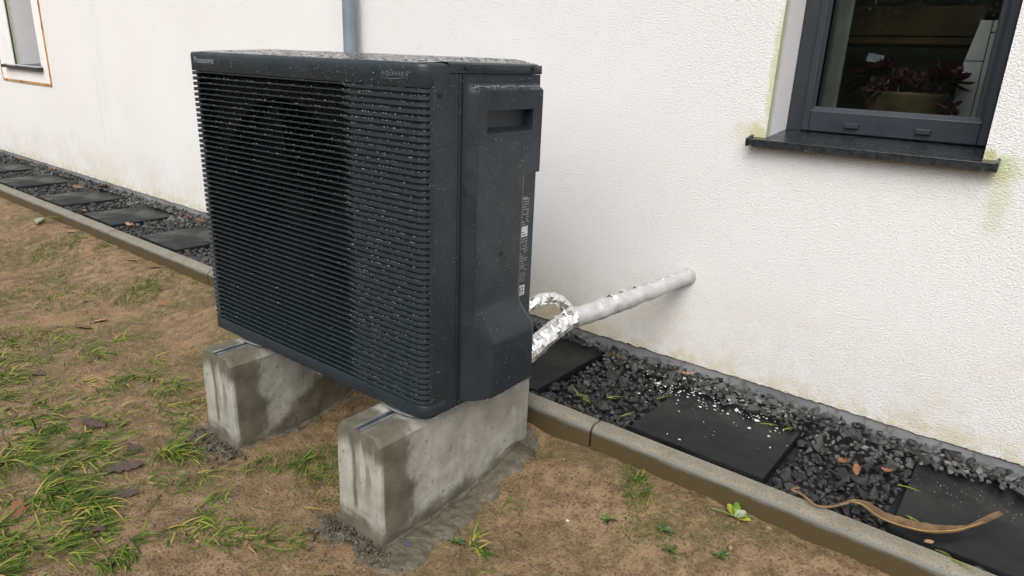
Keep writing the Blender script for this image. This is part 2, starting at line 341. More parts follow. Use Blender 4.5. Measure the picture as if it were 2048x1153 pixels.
# order by how large they show: nearest to the photograph's viewpoint first, inside the view
vp = Vector((1.99,-1.96,.94))
def show(s): return s[3]/(Vector(s[:3])-vp).length if .9 < s[0] < 2.05 else 0
stones.sort(key=show, reverse=True)
near, rest = stones[:300], stones[300:]
shp = {}
for i, (px,py,pz,sz,tone) in enumerate(near):
    ti = min(4, int(abs(tone)**.8*7)); k = (i % 12, ti)
    if k not in shp:
        V, F = SHAPES[k[0]]; shp[k] = np_mesh('gravel_stone', V, F, GRAV2[ti])
    o = link('gravel_stone', shp[k], bed, (px,py,pz)); o.scale = (sz,)*3; o.rotation_euler = (random.uniform(-.6,.6), random.uniform(-.6,.6), random.uniform(0,6.28))
Vs, Fs, Ts, off = [], [], [], 0
for (px,py,pz,sz,tone) in rest:
    V, F = SHAPES[random.randrange(12)]; W_ = (V*sz) @ rotm(random.uniform(0,6.28), random.uniform(-.6,.6), random.uniform(-.6,.6)).T + np.array([px,py,pz])
    Vs.append(W_); Fs.append(F+off); Ts.append(np.full(len(V), tone)); off += len(V)
g = link('gravel', np_mesh('gravel', np.vstack(Vs), np.vstack(Fs), GRAV, np.concatenate(Ts)), bed); tag(g, kind='stuff')

# ------------------------------------------------------------------ house
house = tag(empty('house', (0,0,0)), 'white rough plastered house wall with two dark windows and grey downpipe', 'house')
W1 = (1.339,1.849,.765,1.95); W2 = (-4.42,-3.885,.757,1.95)
ZB = .035; ZT = 3.0
mb = MB()
# plaster face in strips round the two openings, lower edge ragged
xsf = sorted(set(list(np.round(np.arange(-12, -5.4, .2),4)) + list(np.round(np.arange(-5.4, 4.0, .006),4)) + [W1[0],W1[1],W2[0],W2[1],4.0]))
low = [ZB + (.0035*fbm(x*38, 0, 1, 3) + .003*fbm(x*9,0,4,2) + random.uniform(-.0015,.0015) if x > -5.4 else 0) for x in xsf]
mb.grid([p for x,l in zip(xsf,low) for p in ((x,.020,l+.001),(x,.004,l),(x,0,l+.003),(x,0,.757))], len(xsf), 4)
def rect(x0,x1,z0,z1,y=0.): mb.add([(x0,y,z0),(x1,y,z0),(x1,y,z1),(x0,y,z1)], [(0,1,2,3)])
rect(-12,W2[0],.757,ZT); rect(W2[0],W2[1],W2[3],ZT); rect(W2[1],W1[0],.757,ZT); rect(W1[0],W1[1],W1[3],ZT); rect(W1[1],4,.757,ZT)
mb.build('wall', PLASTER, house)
mb = MB(); mb.box(-12,4,.006,.30,-.25,.0335); mb.build('plinth', PLINTH, house)
mb = MB(); mb.box(-12,4,.30,8,-.2,-.1); mb.build('floor_slab', PLINTH, house)
mb = MB(); mb.add([(-12.2,-.35,ZT-.02),(4.2,-.35,ZT-.02),(4.2,4,ZT+2.2),(-12.2,4,ZT+2.2),(4.2,8,ZT-.02),(-12.2,8,ZT-.02),(-12.2,-.35,ZT+.1),(4.2,-.35,ZT+.1)], [(0,1,7,6),(6,7,2,3),(3,2,4,5),(0,6,3,5),(1,4,2,7),(0,5,4,1)]); mb.build('roof', mat_plain('grey_roof_tile',(.09,.085,.08),.8), house)
# reveals
def reveal(w, d, name):
    m = MB(); x0,x1,z0,z1 = w
    m.add([(x0,.001,z0-.03),(x0,d,z0-.03),(x0,d,z1),(x0,.001,z1)],[(0,1,2,3)]); m.add([(x1,.001,z0-.03),(x1,.001,z1),(x1,d,z1),(x1,d,z0-.03)],[(0,1,2,3)])
    m.add([(x0,.001,z1),(x0,d,z1),(x1,d,z1),(x1,.001,z1)],[(0,1,2,3)]); m.add([(x0,.001,z0-.03),(x1,.001,z0-.03),(x1,d,z0-.03),(x0,d,z0-.03)],[(0,1,2,3)])
    return m.build(name, REVEAL, house)
reveal(W1,.30,'window_reveal'); reveal(W2,.30,'window_reveal')
def bar_frame(m, x0,x1,z0,z1, w, y0,y1, b=.003, wb=None):
    wb = wb or w
    m.box(x0,x0+w,y0,y1,z0,z1,b); m.box(x1-w,x1,y0,y1,z0,z1,b); m.box(x0+w,x1-w,y0+.0006,y1-.0006,z0,z0+wb,b); m.box(x0+w,x1-w,y0+.0006,y1-.0006,z1-w,z1,b)
def make_window(w, sill_x0, sill_x1, lbl, dep=.16):
    win = empty('window', ((w[0]+w[1])/2,dep,w[2]), 0, house); win['label'] = lbl
    cx, cz = (w[0]+w[1])/2, w[2]
    m = MB(); bar_frame(m, w[0]+.001-cx, w[1]-.001-cx, .008, w[3]-cz-.001, .050, 0, .07, .004, .03); m.build('frame', WFRAME, win)
    m = MB(); x0, x1, z0, z1 = w[0]+.046-cx, w[1]-.012-cx, .014, w[3]-cz-.04
    bar_frame(m, x0, x1, z0, z1, .020, -.014, .05, .003, .058); sash = m.build('sash', WFRAME, win)
    # sloped glazing bead
    m = MB(); gx0, gx1, gz0 = x0+.020, x1-.020, z0+.058
    for poly in ([(gx0-.004,-.0142,gz0-.004),(gx1+.004,-.0142,gz0-.004),(gx1-.008,-.002,gz0+.010),(gx0+.008,-.002,gz0+.010)], [(gx0-.004,-.0142,gz0-.004),(gx0+.008,-.002,gz0+.010),(gx0+.008,-.002,z1-.02),(gx0-.004,-.0142,z1-.02)], [(gx1+.004,-.0142,gz0-.004),(gx1+.004,-.0142,z1-.02),(gx1-.008,-.002,z1-.02),(gx1-.008,-.002,gz0+.010)]): m.add(poly,[(0,1,2,3)])
    m.build('glazing_bead', WFRAME, win)
    m = MB(); m.box(gx0+.002,gx1-.002,.008,.012,gz0+.002,z1-.022); m.build('pane', PANE, win)
    for q in (.30,.685):
        m = MB(); xx = x0+(x1-x0)*q; m.box(xx-.018,xx+.018,-.024,-.0135,z0+.016,z0+.030,.002); m.build('drain_cap', WFRAME, win)
    m = MB(); a0, a1 = sill_x0-cx, sill_x1-cx       # sill tray, sloping outwards, with turned-down lip
    e_ = dep-.16; ztop = lambda y: -.008 + (y+.20+e_)*.095
    m.prism([(-.200-e_,ztop(-.20-e_)),(.004,ztop(.004)),(.004,ztop(.004)-.003),(-.197-e_,ztop(-.20-e_)-.003),(-.197-e_,-.026),(-.200-e_,-.026)], 0, a0, a1)
    for xx in (a0-.002, a1-.004):
        m.prism([(-.2015-e_,-.027),(-.160-e_,-.020),(-.160-e_,.0015),(-.2015-e_,-.006)], 0, xx, xx+.006)
    m.tube([(a0,-.1995-e_,-.0085),(a1,-.1995-e_,-.0085)], .0016, 8); m.build('sill', SILL, win, .6)
    return win
win = make_window(W1, 1.301, 1.882, 'anthracite window with burgundy plants behind its pane')
win2 = make_window(W2, -4.60, -3.855, 'narrow far window in a pale reveal with a rusty outline', .205)
# raised plaster band with rusty bead round the far window
mb = MB(); fx0,fx1,fz0 = -4.72,-3.762,.645
for (a,b,c,d) in ((fx0,W2[0],fz0,2.1),(W2[1],fx1,fz0,2.1),(W2[0],W2[1],fz0,W2[2]-.03)): mb.box(a+.0,b-.0,-.006,.01,c,d)
mb.build('window_surround', FASCHE, house)
mb = MB(); mb.box(fx0-.012,fx0-.002,-.008,.01,fz0-.012,2.1); mb.box(fx1+.002,fx1+.012,-.008,.01,fz0-.012,2.1); mb.box(fx0-.002,fx1+.002,-.0085,.01,fz0-.016,fz0-.002); mb.build('surround_bead', RUST, house)
# downpipe
dp = empty('downpipe', (-.373,-.050,-.03), 0, house); dp['label'] = 'grey round downpipe against the plaster'
mb = MB(); mb.tube([(0,0,0),(0,0,2.95)], .0275, 24, False); mb.tube([(0,0,1.45),(0,0,1.55)], .030, 24, False); mb.build('pipe', ZINC, dp, .6)
mb = MB(); mb.tube([(0,0,.50),(0,0,.53)], .030, 24, False); mb.box(-.006,.006,.03,.07,.505,.525); mb.build('bracket', GALV, dp, .6)
# room behind the near window
mb = MB(); mb.add([(-.6,.302,-.05),(3.2,.302,-.05),(3.2,3.2,-.05),(-.6,3.2,-.05),(-.6,.302,2.5),(3.2,.302,2.5),(3.2,3.2,2.5),(-.6,3.2,2.5)], [(0,1,2,3),(4,5,6,7),(1,2,6,5),(2,3,7,6),(3,0,4,7)])
# inner wall leaf with the opening
for (a,b,c,d) in ((-.6,W1[0],-.05,2.5),(W1[1],3.2,-.05,2.5),(W1[0],W1[1],-.05,W1[2]),(W1[0],W1[1],W1[3],2.5)): mb.add([(a,.302,c),(b,.302,c),(b,.302,d),(a,.302,d)],[(0,1,2,3)])
mb.build('room', ROOM, house)
mb = MB(); mb.box(1.30,1.90,.231,.60,.785,.800,.003); mb.build('inner_sill', mat_plain('inner_sill_wood',(.10,.09,.07),.5), house)

# ---- things behind the window
t_ = tag(empty('wall_cupboard', (1.0,1.6,1.07)), 'brown wooden shelf across the dark room behind the window', 'shelf')
mb = MB(); mb.box(-1.2,.62,0,.4,.0,.03,.004); mb.build('shelf_board', WOOD, t_); mb = MB(); mb.box(-1.2,.62,.005,.4,.035,.155,.004); mb.build('front_board', WOOD, t_)
cu_ = MB(); cu_.grid([(x_, .012*math.sin(x_*95), z_) for x_ in np.linspace(0,.085,40) for z_ in (0,1.05)], 40, 2)
cu_o = cu_.build('curtain', mat_plain('net_curtain',(.42,.46,.42),.9,var=.1), None, True, (1.295,.50,.80)); tag(cu_o,'pale green net curtain inside the left edge of the window','curtain')
ap = tag(empty('white_appliance', (1.70,.52,.79)), 'tall white appliance with panel seams seen through the window pane', 'appliance')
def slanted(m, x0b, x0t, x1, y0, y1, z0, z1, b=.0):
    m.add([(x0b,y0,z0),(x1,y0,z0),(x1,y0,z1),(x0t,y0,z1),(x0b,y1,z0),(x1,y1,z0),(x1,y1,z1),(x0t,y1,z1)], [(0,1,2,3),(5,4,7,6),(4,0,3,7),(1,5,6,2),(3,2,6,7),(4,5,1,0)])
mb = MB(); slanted(mb, -.004,.006,.052, 0,.5, .0,.196); mb.build('side_panel', APPL, ap)
mb = MB(); slanted(mb, .006,.024,.052, 0,.5, .199,.308); mb.build('side_panel', APPL, ap)
mb = MB(); mb.box(.0545,.40,.0,.5,.0,.274,.002); mb.build('front_panel', APPL, ap)
mb = MB(); mb.box(.0545,.40,.0,.5,.277,.308,.002); mb.build('top_panel', APPL, ap)
mb = MB(); mb.box(.02,.398,.012,.49,.01,.30); mb.build('body', DARK, ap)
pot = tag(empty('plant_pot', (1.585,.42,.802)), 'oval ochre glazed plant pot on the inner window sill', 'plant pot')
mb = MB(); n = 32; prof_p = [(.060,0),(.074,.006),(.096,.040),(.107,.078),(.111,.086),(.109,.092),(.102,.090),(.095,.06)]
pts = [(r*math.cos(2*math.pi*k/n)*1.05, r*.8*math.sin(2*math.pi*k/n), z) for (r,z) in prof_p for k in range(n)]
mb.add(pts, [(i*n+k,i*n+(k+1)%n,(i+1)*n+(k+1)%n,(i+1)*n+k) for i in range(len(prof_p)-1) for k in range(n)]+[tuple(range((len(prof_p)-1)*n,len(prof_p)*n))]); mb.build('pot_body', POT, pot, .8)
plant = tag(empty('succulent_plant', (1.585,.42,.89)), 'burgundy rosette succulents growing out of the ochre pot', 'plant')
def rosette(cx, cy, cz, R, n, tilt):
    m = MB(); R *= 1.08
    for i in range(n):
        f = i/n; a = i*2.399963; L = R*(.45+.55*f); el = 1.25-1.15*f
        d = Vector((math.cos(a)*math.cos(el), math.sin(a)*math.cos(el), math.sin(el))); sd = Vector((-math.sin(a),math.cos(a),0)); nn = d.cross(sd)
        w = L*.19; p0 = d*.008; p1 = d*L*.55-nn*.006; p2 = d*L*.8-nn*.005; p3 = d*L-nn*.002
        m.add([p0-sd*w*.35,p0+sd*w*.35,p1+sd*w*.8,p1-sd*w*.8,p2+sd*w,p2-sd*w,p3,p1-nn*.004], [(0,1,7),(0,7,3),(1,2,7),(3,7,2,4,5),(5,4,6)])
    R3 = Matrix.Rotation(tilt[0],3,'X') @ Matrix.Rotation(tilt[1],3,'Y'); m.v = [tuple(R3@Vector(v)) for v in m.v]
    o = m.build('rosette', AEON, plant); o.location = (cx,cy,cz)
    m = MB(); m.tube([(cx*.45,cy*.5,-.03),(cx*.8,cy*.9,cz*.45-.01),(cx,cy,cz)], .0055, 6); m.build('stem', AEON, plant)
for a in ((-.085,-.01,.055,.075,26,(.2,-.3)),(-.025,.01,.035,.06,22,(.5,0)),(.035,-.02,.03,.05,20,(.6,.1)),(.105,-.01,.045,.075,28,(.3,.5)),(-.125,.03,.01,.06,20,(.2,-.9)),(.06,.05,.04,.06,20,(.1,.2)),(.125,-.04,-.035,.06,12,(.4,1.7)),(-.06,-.06,.01,.05,18,(.9,-.2))): rosette(*a)
mb = MB(); mb.box(-.022,.022,0,.0015,-.012,.012); pc = mb.build('paper_note', PAPER, None, loc=(1.492,.40,.985)); pc.rotation_euler = (-.2,.16,.2); tag(pc,'small white paper note leaning among the plants','note')

# ------------------------------------------------------------------ concrete blocks
def block_mesh(name, mat):
    w, h, L = BX1-BX0, .2885, BL; c = .020
    key = [(0.003,0),(0,.02),(.004,h-c),(c*.95,h-.001),(w/2-.013,h),(w/2-.013,h-.016),(w/2+.013,h-.016),(w/2+.013,h),(w-c*.95,h-.001),(w-.004,h-c),(w,.02),(w-.003,0)]
    P = []
    for a, b in zip(key[:-1], key[1:]):
        k = max(1, int(math.dist(a,b)/.010)); P += [(a[0]+(b[0]-a[0])*i/k, a[1]+(b[1]-a[1])*i/k) for i in range(k)]
    P.append(key[-1]); n = 60; pts = []; m = MB()
    for i in range(n+1):
        y = L*i/n; end = (1 if i == 0 else -1 if i == n else 0)
        for (x,z) in P:
            d = .0022*fbm(x*26, y*26, z*26, 4)
            ex = (w/2-x)/w*.006*abs(end)
            pts.append((x+d+ex, y+d*.6 + end*.001, z+d*.8 - (.002*abs(end) if z>.2 else 0)))
    m.grid(pts, n+1, len(P))
    for i, fl in ((0,False),(n,True)):          # end caps as a gridded fan so the shape may stay non-convex
        ring = pts[i*len(P):(i+1)*len(P)]; bm = bmesh.new(); vv = [bm.verts.new(p) for p in ring]; f = bm.faces.new(vv); bmesh.ops.triangulate(bm, faces=[f]); bm.verts.index_update()
        m.add([v.co for v in bm.verts], [[v.index for v in q.verts] for q in bm.faces]); bm.free()
    return m.mesh(name, mat, .5)
def make_block(x0, lbl, mat):
    b = tag(empty('concrete_block', (x0,BY0,BZG)), lbl, 'concrete block', 'concrete plinth blocks under the heat pump')
    link('block_body', block_mesh('block_body', mat), b)
    w, h = BX1-BX0, .2885
    m = MB(); c = w/2
    m.box(c-.0125,c-.0100,.004,BL-.004,h-.0155,h+.0022); m.box(c+.0100,c+.0125,.004,BL-.004,h-.0155,h+.0022); m.box(c-.0099,c+.0099,.004,BL-.004,h-.0155,h-.0135)
    m.box(c-.0099,c-.0062,.004,BL-.004,h+.0004,h+.0021); m.box(c+.0062,c+.0099,.004,BL-.004,h+.0004,h+.0021); m.build('mounting_rail', GALV, b)
    return b
make_block(BX0, 'near concrete block under the end of the heat pump with the pipes', concrete('concrete_near', .03, .035))
make_block(LX0, 'far concrete block under the end of the heat pump away from the pipes', concrete('concrete_far', .62, -.03))
# mortar
def mortar(x0, x1, wr, wl, wf, name, seed, lbl):
    m = MB(); xa, xb, ya, yb = x0-.16, x1+.22, BY0-.20, BY0+BL+.02; st = .0045
    X_ = np.arange(xa, xb, st); Y_ = np.arange(ya, yb, st); pts = []
    for x in X_:
        for y in Y_:
            dx = max(x0-x, 0, x-x1); side = wr if x > x1 else wl
            dy = max(BY0-y, 0); e = math.hypot(dx/side if dx else 0, dy/wf if dy else 0)
            nn = fbm(x*9, y*9, seed, 3)
            k = 1-e + .55*nn
            lump = .022*max(0,fbm(x*30,y*30,seed+2,4))*sstep(.0,.06,dy) + .004*fbm(x*90,y*90,seed,2)*sstep(.0,.04,dy)
            z = ground_z(x,y) - .012 + .019*sstep(0,.5,k) + (lump*1.9 + .002*fbm(x*60,y*60,seed,2))*sstep(.1,.4,k)
            if abs(dx)+abs(dy) < .012 and (dx+dy)>0: z -= .006
            pts.append((x,y,z))
    m.grid(pts, len(X_), len(Y_)); o = m.build(name, MORT, smooth=True)
    rl = random.Random(int(seed*10)); V_, F_, oo = [], [], 0
    for i in range(520):                     # crumbly lumps heaped before the block and along its foot
        if rl.random() < .8: x, y = rl.uniform(x0-.03, x1+.03), BY0-.004-abs(rl.gauss(0,.045))
        else: x, y = x1+abs(rl.gauss(0,.05)), rl.uniform(BY0-.05, BY0+BL)
        if x < x0-wl and y > BY0: continue
        sz = rl.lognormvariate(math.log(.0030),.55)*(1 if y < BY0 else .55); V, F = SHAPES[i%12]
        V_.append(V*sz@rotm(rl.uniform(0,6.28),rl.uniform(-1,1),rl.uniform(-1,1)).T+np.array([x,y,ground_z(x,y)+.009+(.012*math.exp(-((y-BY0+.05)/.04)**2) if y < BY0 else 0)-sz*.75])); F_.append(F+oo); oo += len(V)
    lm = link('mortar_lumps', np_mesh('mortar_lumps', np.vstack(V_), np.vstack(F_), MORT, None, True), o); lm['kind'] = 'stuff'
    return tag(o, lbl, 'mortar')
mortar(BX0, BX1, .105, .03, .085, 'mortar_bed', 3.3, 'lumpy wet grey mortar smeared round the foot of the near block')
mortar(LX0, LX1, .02, .045, .07, 'mortar_bed', 8.1, 'wet grey mortar heaped at the foot of the far block')

# ------------------------------------------------------------------ heat pump
UX, UF, UZ, UA = 1.0063, -.9857, .1521, .0166
W, H, D = .8610, .7791, .3866
pump = tag(empty('heat_pump', (UX,UF,UZ), UA), 'charcoal air source heat pump outdoor unit beaded with rain', 'heat pump')
r = .030
RL = .013                                   # the far corner is tighter than the near one
def plan(y_left=.065, y_right=.065, x_from=None, dense=.02):
    pts = []
    def seg(a, b, nrm, k):
        for i in range(k): pts.append((a[0]+(b[0]-a[0])*i/k, a[1]+(b[1]-a[1])*i/k, nrm[0], nrm[1]))
    if x_from is None:
        if y_left > RL: seg((-W,y_left),(-W,RL),(-1,0),2)
        for i in range(8):
            th = math.pi + (math.pi/2)*i/8; pts.append((-W+RL+RL*math.cos(th), RL+RL*math.sin(th), math.cos(th), math.sin(th)))
        xs_ = -W+RL
    else: xs_ = x_from
    k = max(2,int((-r-xs_)/dense)); seg((xs_,0),(-r,0),(0,-1),k)
    tmax = 0 if y_right >= r else math.asin((y_right-r)/r)
    for i in range(9):
        th = -math.pi/2 + (tmax+math.pi/2)*i/8; pts.append((-r+r*math.cos(th), r+r*math.sin(th), math.cos(th), math.sin(th)))
    if y_right > r: pts.append((0,y_right,1,0))
    return pts
def sweep(m, path, prof_fn):
    pts = []; n = None
    for p in path:
        pr = prof_fn(p); n = len(pr)
        for (o, z) in pr: pts.append((p[0]+p[2]*o, p[1]+p[3]*o, z))
    m.grid(pts, len(path), n); return pts, n
Z0, Z1 = .036, .728
full = plan(.0662,.0662)
mb = MB()
sweep(mb, full, lambda p: [(-.010,Z1-.0005),(-.001,Z1-.0005),(0,Z1+.001),(0,.7665),(-.0010,.7705),(-.0035,.7730),(-.008,.7742),(-.013,.7744)])
sweep(mb, full, lambda p: [(-.012,Z0+.0005),(-.001,Z0+.0005),(0,Z0-.001),(0,.010),(-.0015,.004),(-.006,.001),(-.02,0)])
for (xa, ya, yb) in ((0,.0165,.065),(-W,.0165,.065)):     # corner columns
    s_ = 1 if xa == 0 else -1; P = [(-r+r*math.cos(th), r+r*math.sin(th), math.cos(th), math.sin(th)) for th in (-math.asin(.45), -.22, 0)]
    P = (P if s_==1 else [(-W,.0165,-1,0),(-W,.03,-1,0)]) + [(xa,.0662,s_,0)]
    sweep(mb, P, lambda p: [(0,Z0-.001),(0,Z1+.001)])
    P0 = P[0]; mb.add([(P0[0],P0[1],Z0),(P0[0]-P0[2]*.012,P0[1]-P0[3]*.012,Z0),(P0[0]-P0[2]*.012,P0[1]-P0[3]*.012,Z1),(P0[0],P0[1],Z1)],[(0,1,2,3)])
fp = mb.build('front_panel', CASE, pump, .7)
mb = MB(); sweep(mb, plan(.0165,.0165,-.232), lambda p: [(-.0085,Z0-.002),(-.0085,Z1+.002)]); mb.add([(-.232,.0085,Z0),(-.232,.0085,Z1),(-.232,.06,Z1),(-.232,.06,Z0)],[(0,1,2,3)]); mb.build('backing_panel', SLAT, pump, .7)
NS = 51; PIT = (Z1-Z0)/NS
sp = plan(.0165,.0165,None,.012)
def face_h(p):
    x = p[0]
    if x > -.26: return .0030 + .0048*sstep(-.252,-.222,x)
    if x < -W+.045: return .0030 + .0055*sstep(-W+.045,-W+.022,x)
    return .0030
def slat_prof(p):
    hh = face_h(p); return [(-.0165,-.0012),(-.0010,0),(0,-.0006),(0,-hh+.0005),(-.0012,-hh),(-.0165,-hh*.8)]
mb = MB(); sweep(mb, sp, slat_prof); SM = mb.mesh('grille_slat', SLAT, .6)
for i in range(NS):
    link('grille_slat', SM, pump, (0,0,Z0+PIT*(i+1)-.0022))
# thin vertical ties behind the open slats
Vs, Fs, off = [], [], 0
bx = np.array([[-1,-1,-1],[1,-1,-1],[1,1,-1],[-1,1,-1],[-1,-1,1],[1,-1,1],[1,1,1],[-1,1,1]],float); bf = np.array([(0,3,2,1),(4,5,6,7),(0,1,5,4),(1,2,6,5),(2,3,7,6),(3,0,4,7)])
for i in range(NS):
    x = -W+.05 - ((NS-i)*.0155) % .037
    while x < -.245:
        if x > -W+.03: Vs.append(bx*np.array([.0006,.0025,PIT/2]) + np.array([x,.012,Z0+PIT*(i+.5)])); Fs.append(bf+off); off += 8
        x += .037
tie = link('grille_ties', np_mesh('grille_ties', np.vstack(Vs), np.vstack(Fs), mat_plain('tie_black',(.014,.018,.02),.5)), pump); tag(tie, kind='stuff')
# fan housing
mb = MB(); n = 48; cx_, cz_, R_ = -.535, .39, .285; yy = .045
sq = []
for k in range(n):
    th = 2*math.pi*k/n; c_, s_ = math.cos(th), math.sin(th); f_ = min(.31/abs(c_) if abs(c_)>1e-6 else 9, .372/abs(s_) if abs(s_)>1e-6 else 9); sq.append((cx_+c_*f_, yy, cz_+s_*f_))
ring = [(cx_+R_*math.cos(2*math.pi*k/n), yy, cz_+R_*math.sin(2*math.pi*k/n)) for k in range(n)]; ring2 = [(a,yy+.06,b) for (a,_,b) in ring]
mb.add(sq+ring+ring2, [(k,(k+1)%n,n+(k+1)%n,n+k) for k in range(n)]+[(n+k,n+(k+1)%n,2*n+(k+1)%n,2*n+k) for k in range(n)]); mb.build('fan_shroud', DARK, pump, .6)
fan = empty('fan', (cx_,yy+.05,cz_), 0, pump)
mb = MB(); mb.tube([(0,-.02,0),(0,.05,0)], .055, 20); mb.build('hub', DARK, fan, .7)
for b in range(3):
    m = MB(); pts = []
    for i in range(7):
        rr = .05+.22*i/6
        for j in range(7):
            a = b*2.094 + (-.6+1.2*j/6)*(.75+.3*i/6) + .25*i/6; pts.append((rr*math.cos(a), .04*(j/6-.5)*1.6, rr*math.sin(a)))
    m.grid(pts,7,7); m.build('blade', DARK, fan, True)
mb = MB(); mb.box(-W+.01,-.01,.22,.24,.01,.77); mb.build('heat_exchanger', DARK, pump)
# lid
mb = MB()
def lid_z(x, y):
    e = min(x+W, -x)
    return .7742 + .0045*sstep(.0,.075,y)*1.0 + .0085*sstep(.015,.22,y)*sstep(.004,.07,e) - .004*sstep(D-.012,D,y)
lx_ = sorted(set([-W+.0102,-W+.014,-.0102,-.014]+list(np.linspace(-W+.02,-.02,40)))); ly_ = list(np.concatenate([[.0102,.016,.024,.034,.045],np.linspace(.06,D-.014,16),[D-.008,D-.003,D]]))
rr = .022; pts = []
for y in ly_:
    ins = 0 if y > .0102+rr else rr-math.sqrt(max(0,rr*rr-(.0102+rr-y)**2))
    for x in lx_:
        k = (x+W/2)/(W/2-.0102); xx = -W/2 + k*(W/2-.0102-ins); pts.append((xx,y,lid_z(xx,y)+.0002))
mb.grid(pts, len(ly_), len(lx_))
for ex in (0, len(lx_)-1):                  # edge of the lid stepping down onto the front panel
    E_ = [pts[j*len(lx_)+ex] for j in range(len(ly_)) if ly_[j] < .075]; mb.grid([q for p in E_ for q in (p, (p[0],p[1],.768))], len(E_), 2)
# turned-down skirt along both sides and the back
for sx in (1,-1):
    P2 = []
    for y in np.linspace(.0665,D,24):
        xe = 0.0 if sx==1 else -W; zt = lid_z(-.0102,y)
        for (o_,z_) in ((.0105,zt+.0002),(.006,zt-.0003),(.0025,zt-.002),(.0004,zt-.006),(.0002,.7565),(.004,.7562)): P2.append((xe-sx*o_,y,z_))
    mb.grid(P2, 24, 6, sx==-1)
    xe = -.0002 if sx==1 else -W+.0002; mb.add([(xe,.0665,.7565),(xe,.0665,.771),(xe-sx*.012,.0665,.7775),(xe-sx*.012,.0665,.7565)],[(0,1,2,3)])
mb.box(-W+.0004,-.0004,D-.004,D-.0005,.7565,.7755); lid = mb.build('lid', LID, pump, .8)
# shallow pooled lines on the lid edge
# side panels
mb = MB(); mb.box(-.012,-.0012,.0665,.0985,.001,.7555,.0012); mb.build('corner_post', CASE, pump)
mb = MB(); mb.box(-.012,-.0016,.1005,D-.002,.001,.7555,.0012); mb.build('side_panel', CASE, pump)
mb = MB(); mb.box(-W+.001,-W+.012,.0665,D-.002,.001,.7555,.0012); mb.build('side_panel', CASE, pump)
mb = MB(); mb.box(-W+.014,-.014,D-.012,D-.003,.001,.7555); mb.build('rear_panel', CASE, pump)
mb = MB(); mb.box(-W+.014,-.014,.02,D-.013,.003,.012); mb.build('base_pan', CASE, pump)
def screw(y, z, x=0.0, parent=pump):
    m = MB(); m.tube([(x-.002,y,z),(x+.0028,y,z),(x+.0045,y,z)], [.0058,.0058,.0035], 14); m.build('screw', BLACK, parent, .7)
screw(.042,.716); screw(.046,.052); screw(.118,.769); screw(.350,.771); screw(.112,.010,-.001)
# access cover with its moulded bulges
YA = .110
def y_back(z):
    if z > .535: return .366
    if z > .225: return .313
    return .313 + .032*sstep(.225,.150,z)
def lstep(a, b, x):                         # straight ramp with slightly eased ends
    t_ = min(1, max(0, (x-a)/(b-a))); return t_ + .12*(sstep(0,1,t_)-t_)
def cover_off(y, z):
    o = .0025
    a = sstep(.119,.136,y) * sstep(.738,.722,z)
    o += .0205*a
    b = lstep(.238,.152,z) * lstep(.126,.178,y + .25*max(0,z-.15)); o += .027*b
    o -= .012*sstep(.035,.0,z)*0
    if y > y_back(z)-.012 and z < .53: o -= .006*sstep(y_back(z)-.012, y_back(z), y)
    return o
HY0, HY1, HZ0, HZ1 = .166, .330, .634, .682
zs = sorted(set([.012,.016,.022]+list(np.round(np.linspace(.03,.75,110),4))+[.5345,.5355,HZ0,HZ0+.0005,HZ0+.016,HZ1,HZ1-.0005,.749,.751]))
us = sorted(set([0,.006]+list(np.round(np.linspace(.01,1,54),4))))
mb = MB()
def cov_pt(y, z):
    o = cover_off(y,z)
    return (o-.0016, y, z)
pts = []; NU = len(us)
for z in zs:
    yb = y_back(z)
    row = []
    for u in us: row.append(YA + (yb-YA)*u)
    if HZ0-.001 <= z <= HZ1+.001:
        # snap two pairs of columns to the handle's ends
        for target, eps in ((HY0,1),(HY1,-1)):
            k = min(range(1,NU-2), key=lambda i: abs(row[i]-target)); row[k] = target; row[k+eps] = target+.0006*eps
    for y in row:
        x, yy2, zz2 = cov_pt(y,z)
        if HZ0 < z < HZ1 and HY0 < y < HY1: x = .0190 - .036*min(1,(z-HZ0)/.017)
        pts.append((x,y,z))
    pts.append((-.0016, yb+.0005, z))
mb.grid(pts, len(zs), NU+1)
mb.add([pts[i] for i in range(NU+1)]+[(-.0016,p[1],p[2]) for p in pts[:NU+1]], [(i,i+1,NU+2+i,NU+1+i) for i in range(NU)])
cover = mb.build('access_cover', CASE, pump, .75)
mb = MB(); mb.tube([(.0195,.2285,.3575),(.0224,.2285,.3575)], .0066, 16); mb.build('screw_hole', DARK, cover)
mb = MB(); mb.box(-.0014,.0002,YA+.001,.3545,.7512,.7538); mb.build('panel_gap', DARK, pump)
mb = MB(); mb.box(-.0014,.0002,YA-.0028,YA+.0006,.012,.7538); mb.build('panel_gap', DARK, pump)
mb = MB(); mb.box(-.0005,.004,.115,.121,.505,.522,.001); mb.build('snap_tab', CASE, cover)
# rating label with print
mb = MB(); mb.box(-.0010,-.0002,.300,.363,.215,.478); lab = mb.build('rating_label', LABELM, pump)
mb = MB(); random.seed(5)
for zz in np.arange(.255,.470,.0062):
    if .372 < zz < .402 or zz < .285: continue
    y = .318
    while y < .360:
        l = random.uniform(.003,.012); 
        if random.random() < .75: mb.box(-.0002,.0001,y,min(.361,y+l),zz,zz+.0028)
        y += l+.002
for (y,z) in ((.340,.262),(.351,.262),(.340,.276),(.351,.276)): mb.box(-.0002,.0001,y-.004,y+.004,z-.005,z-.0038); mb.box(-.0002,.0001,y-.004,y+.004,z+.0038,z+.005); mb.box(-.0002,.0001,y-.004,y-.003,z-.0038,z+.0038); mb.box(-.0002,.0001,y+.003,y+.004,z-.0038,z+.0038)
mb.box(-.0002,.0002,.330,.352,.466,.473); mb.build('label_print', PRINT, lab)['kind'] = 'stuff'
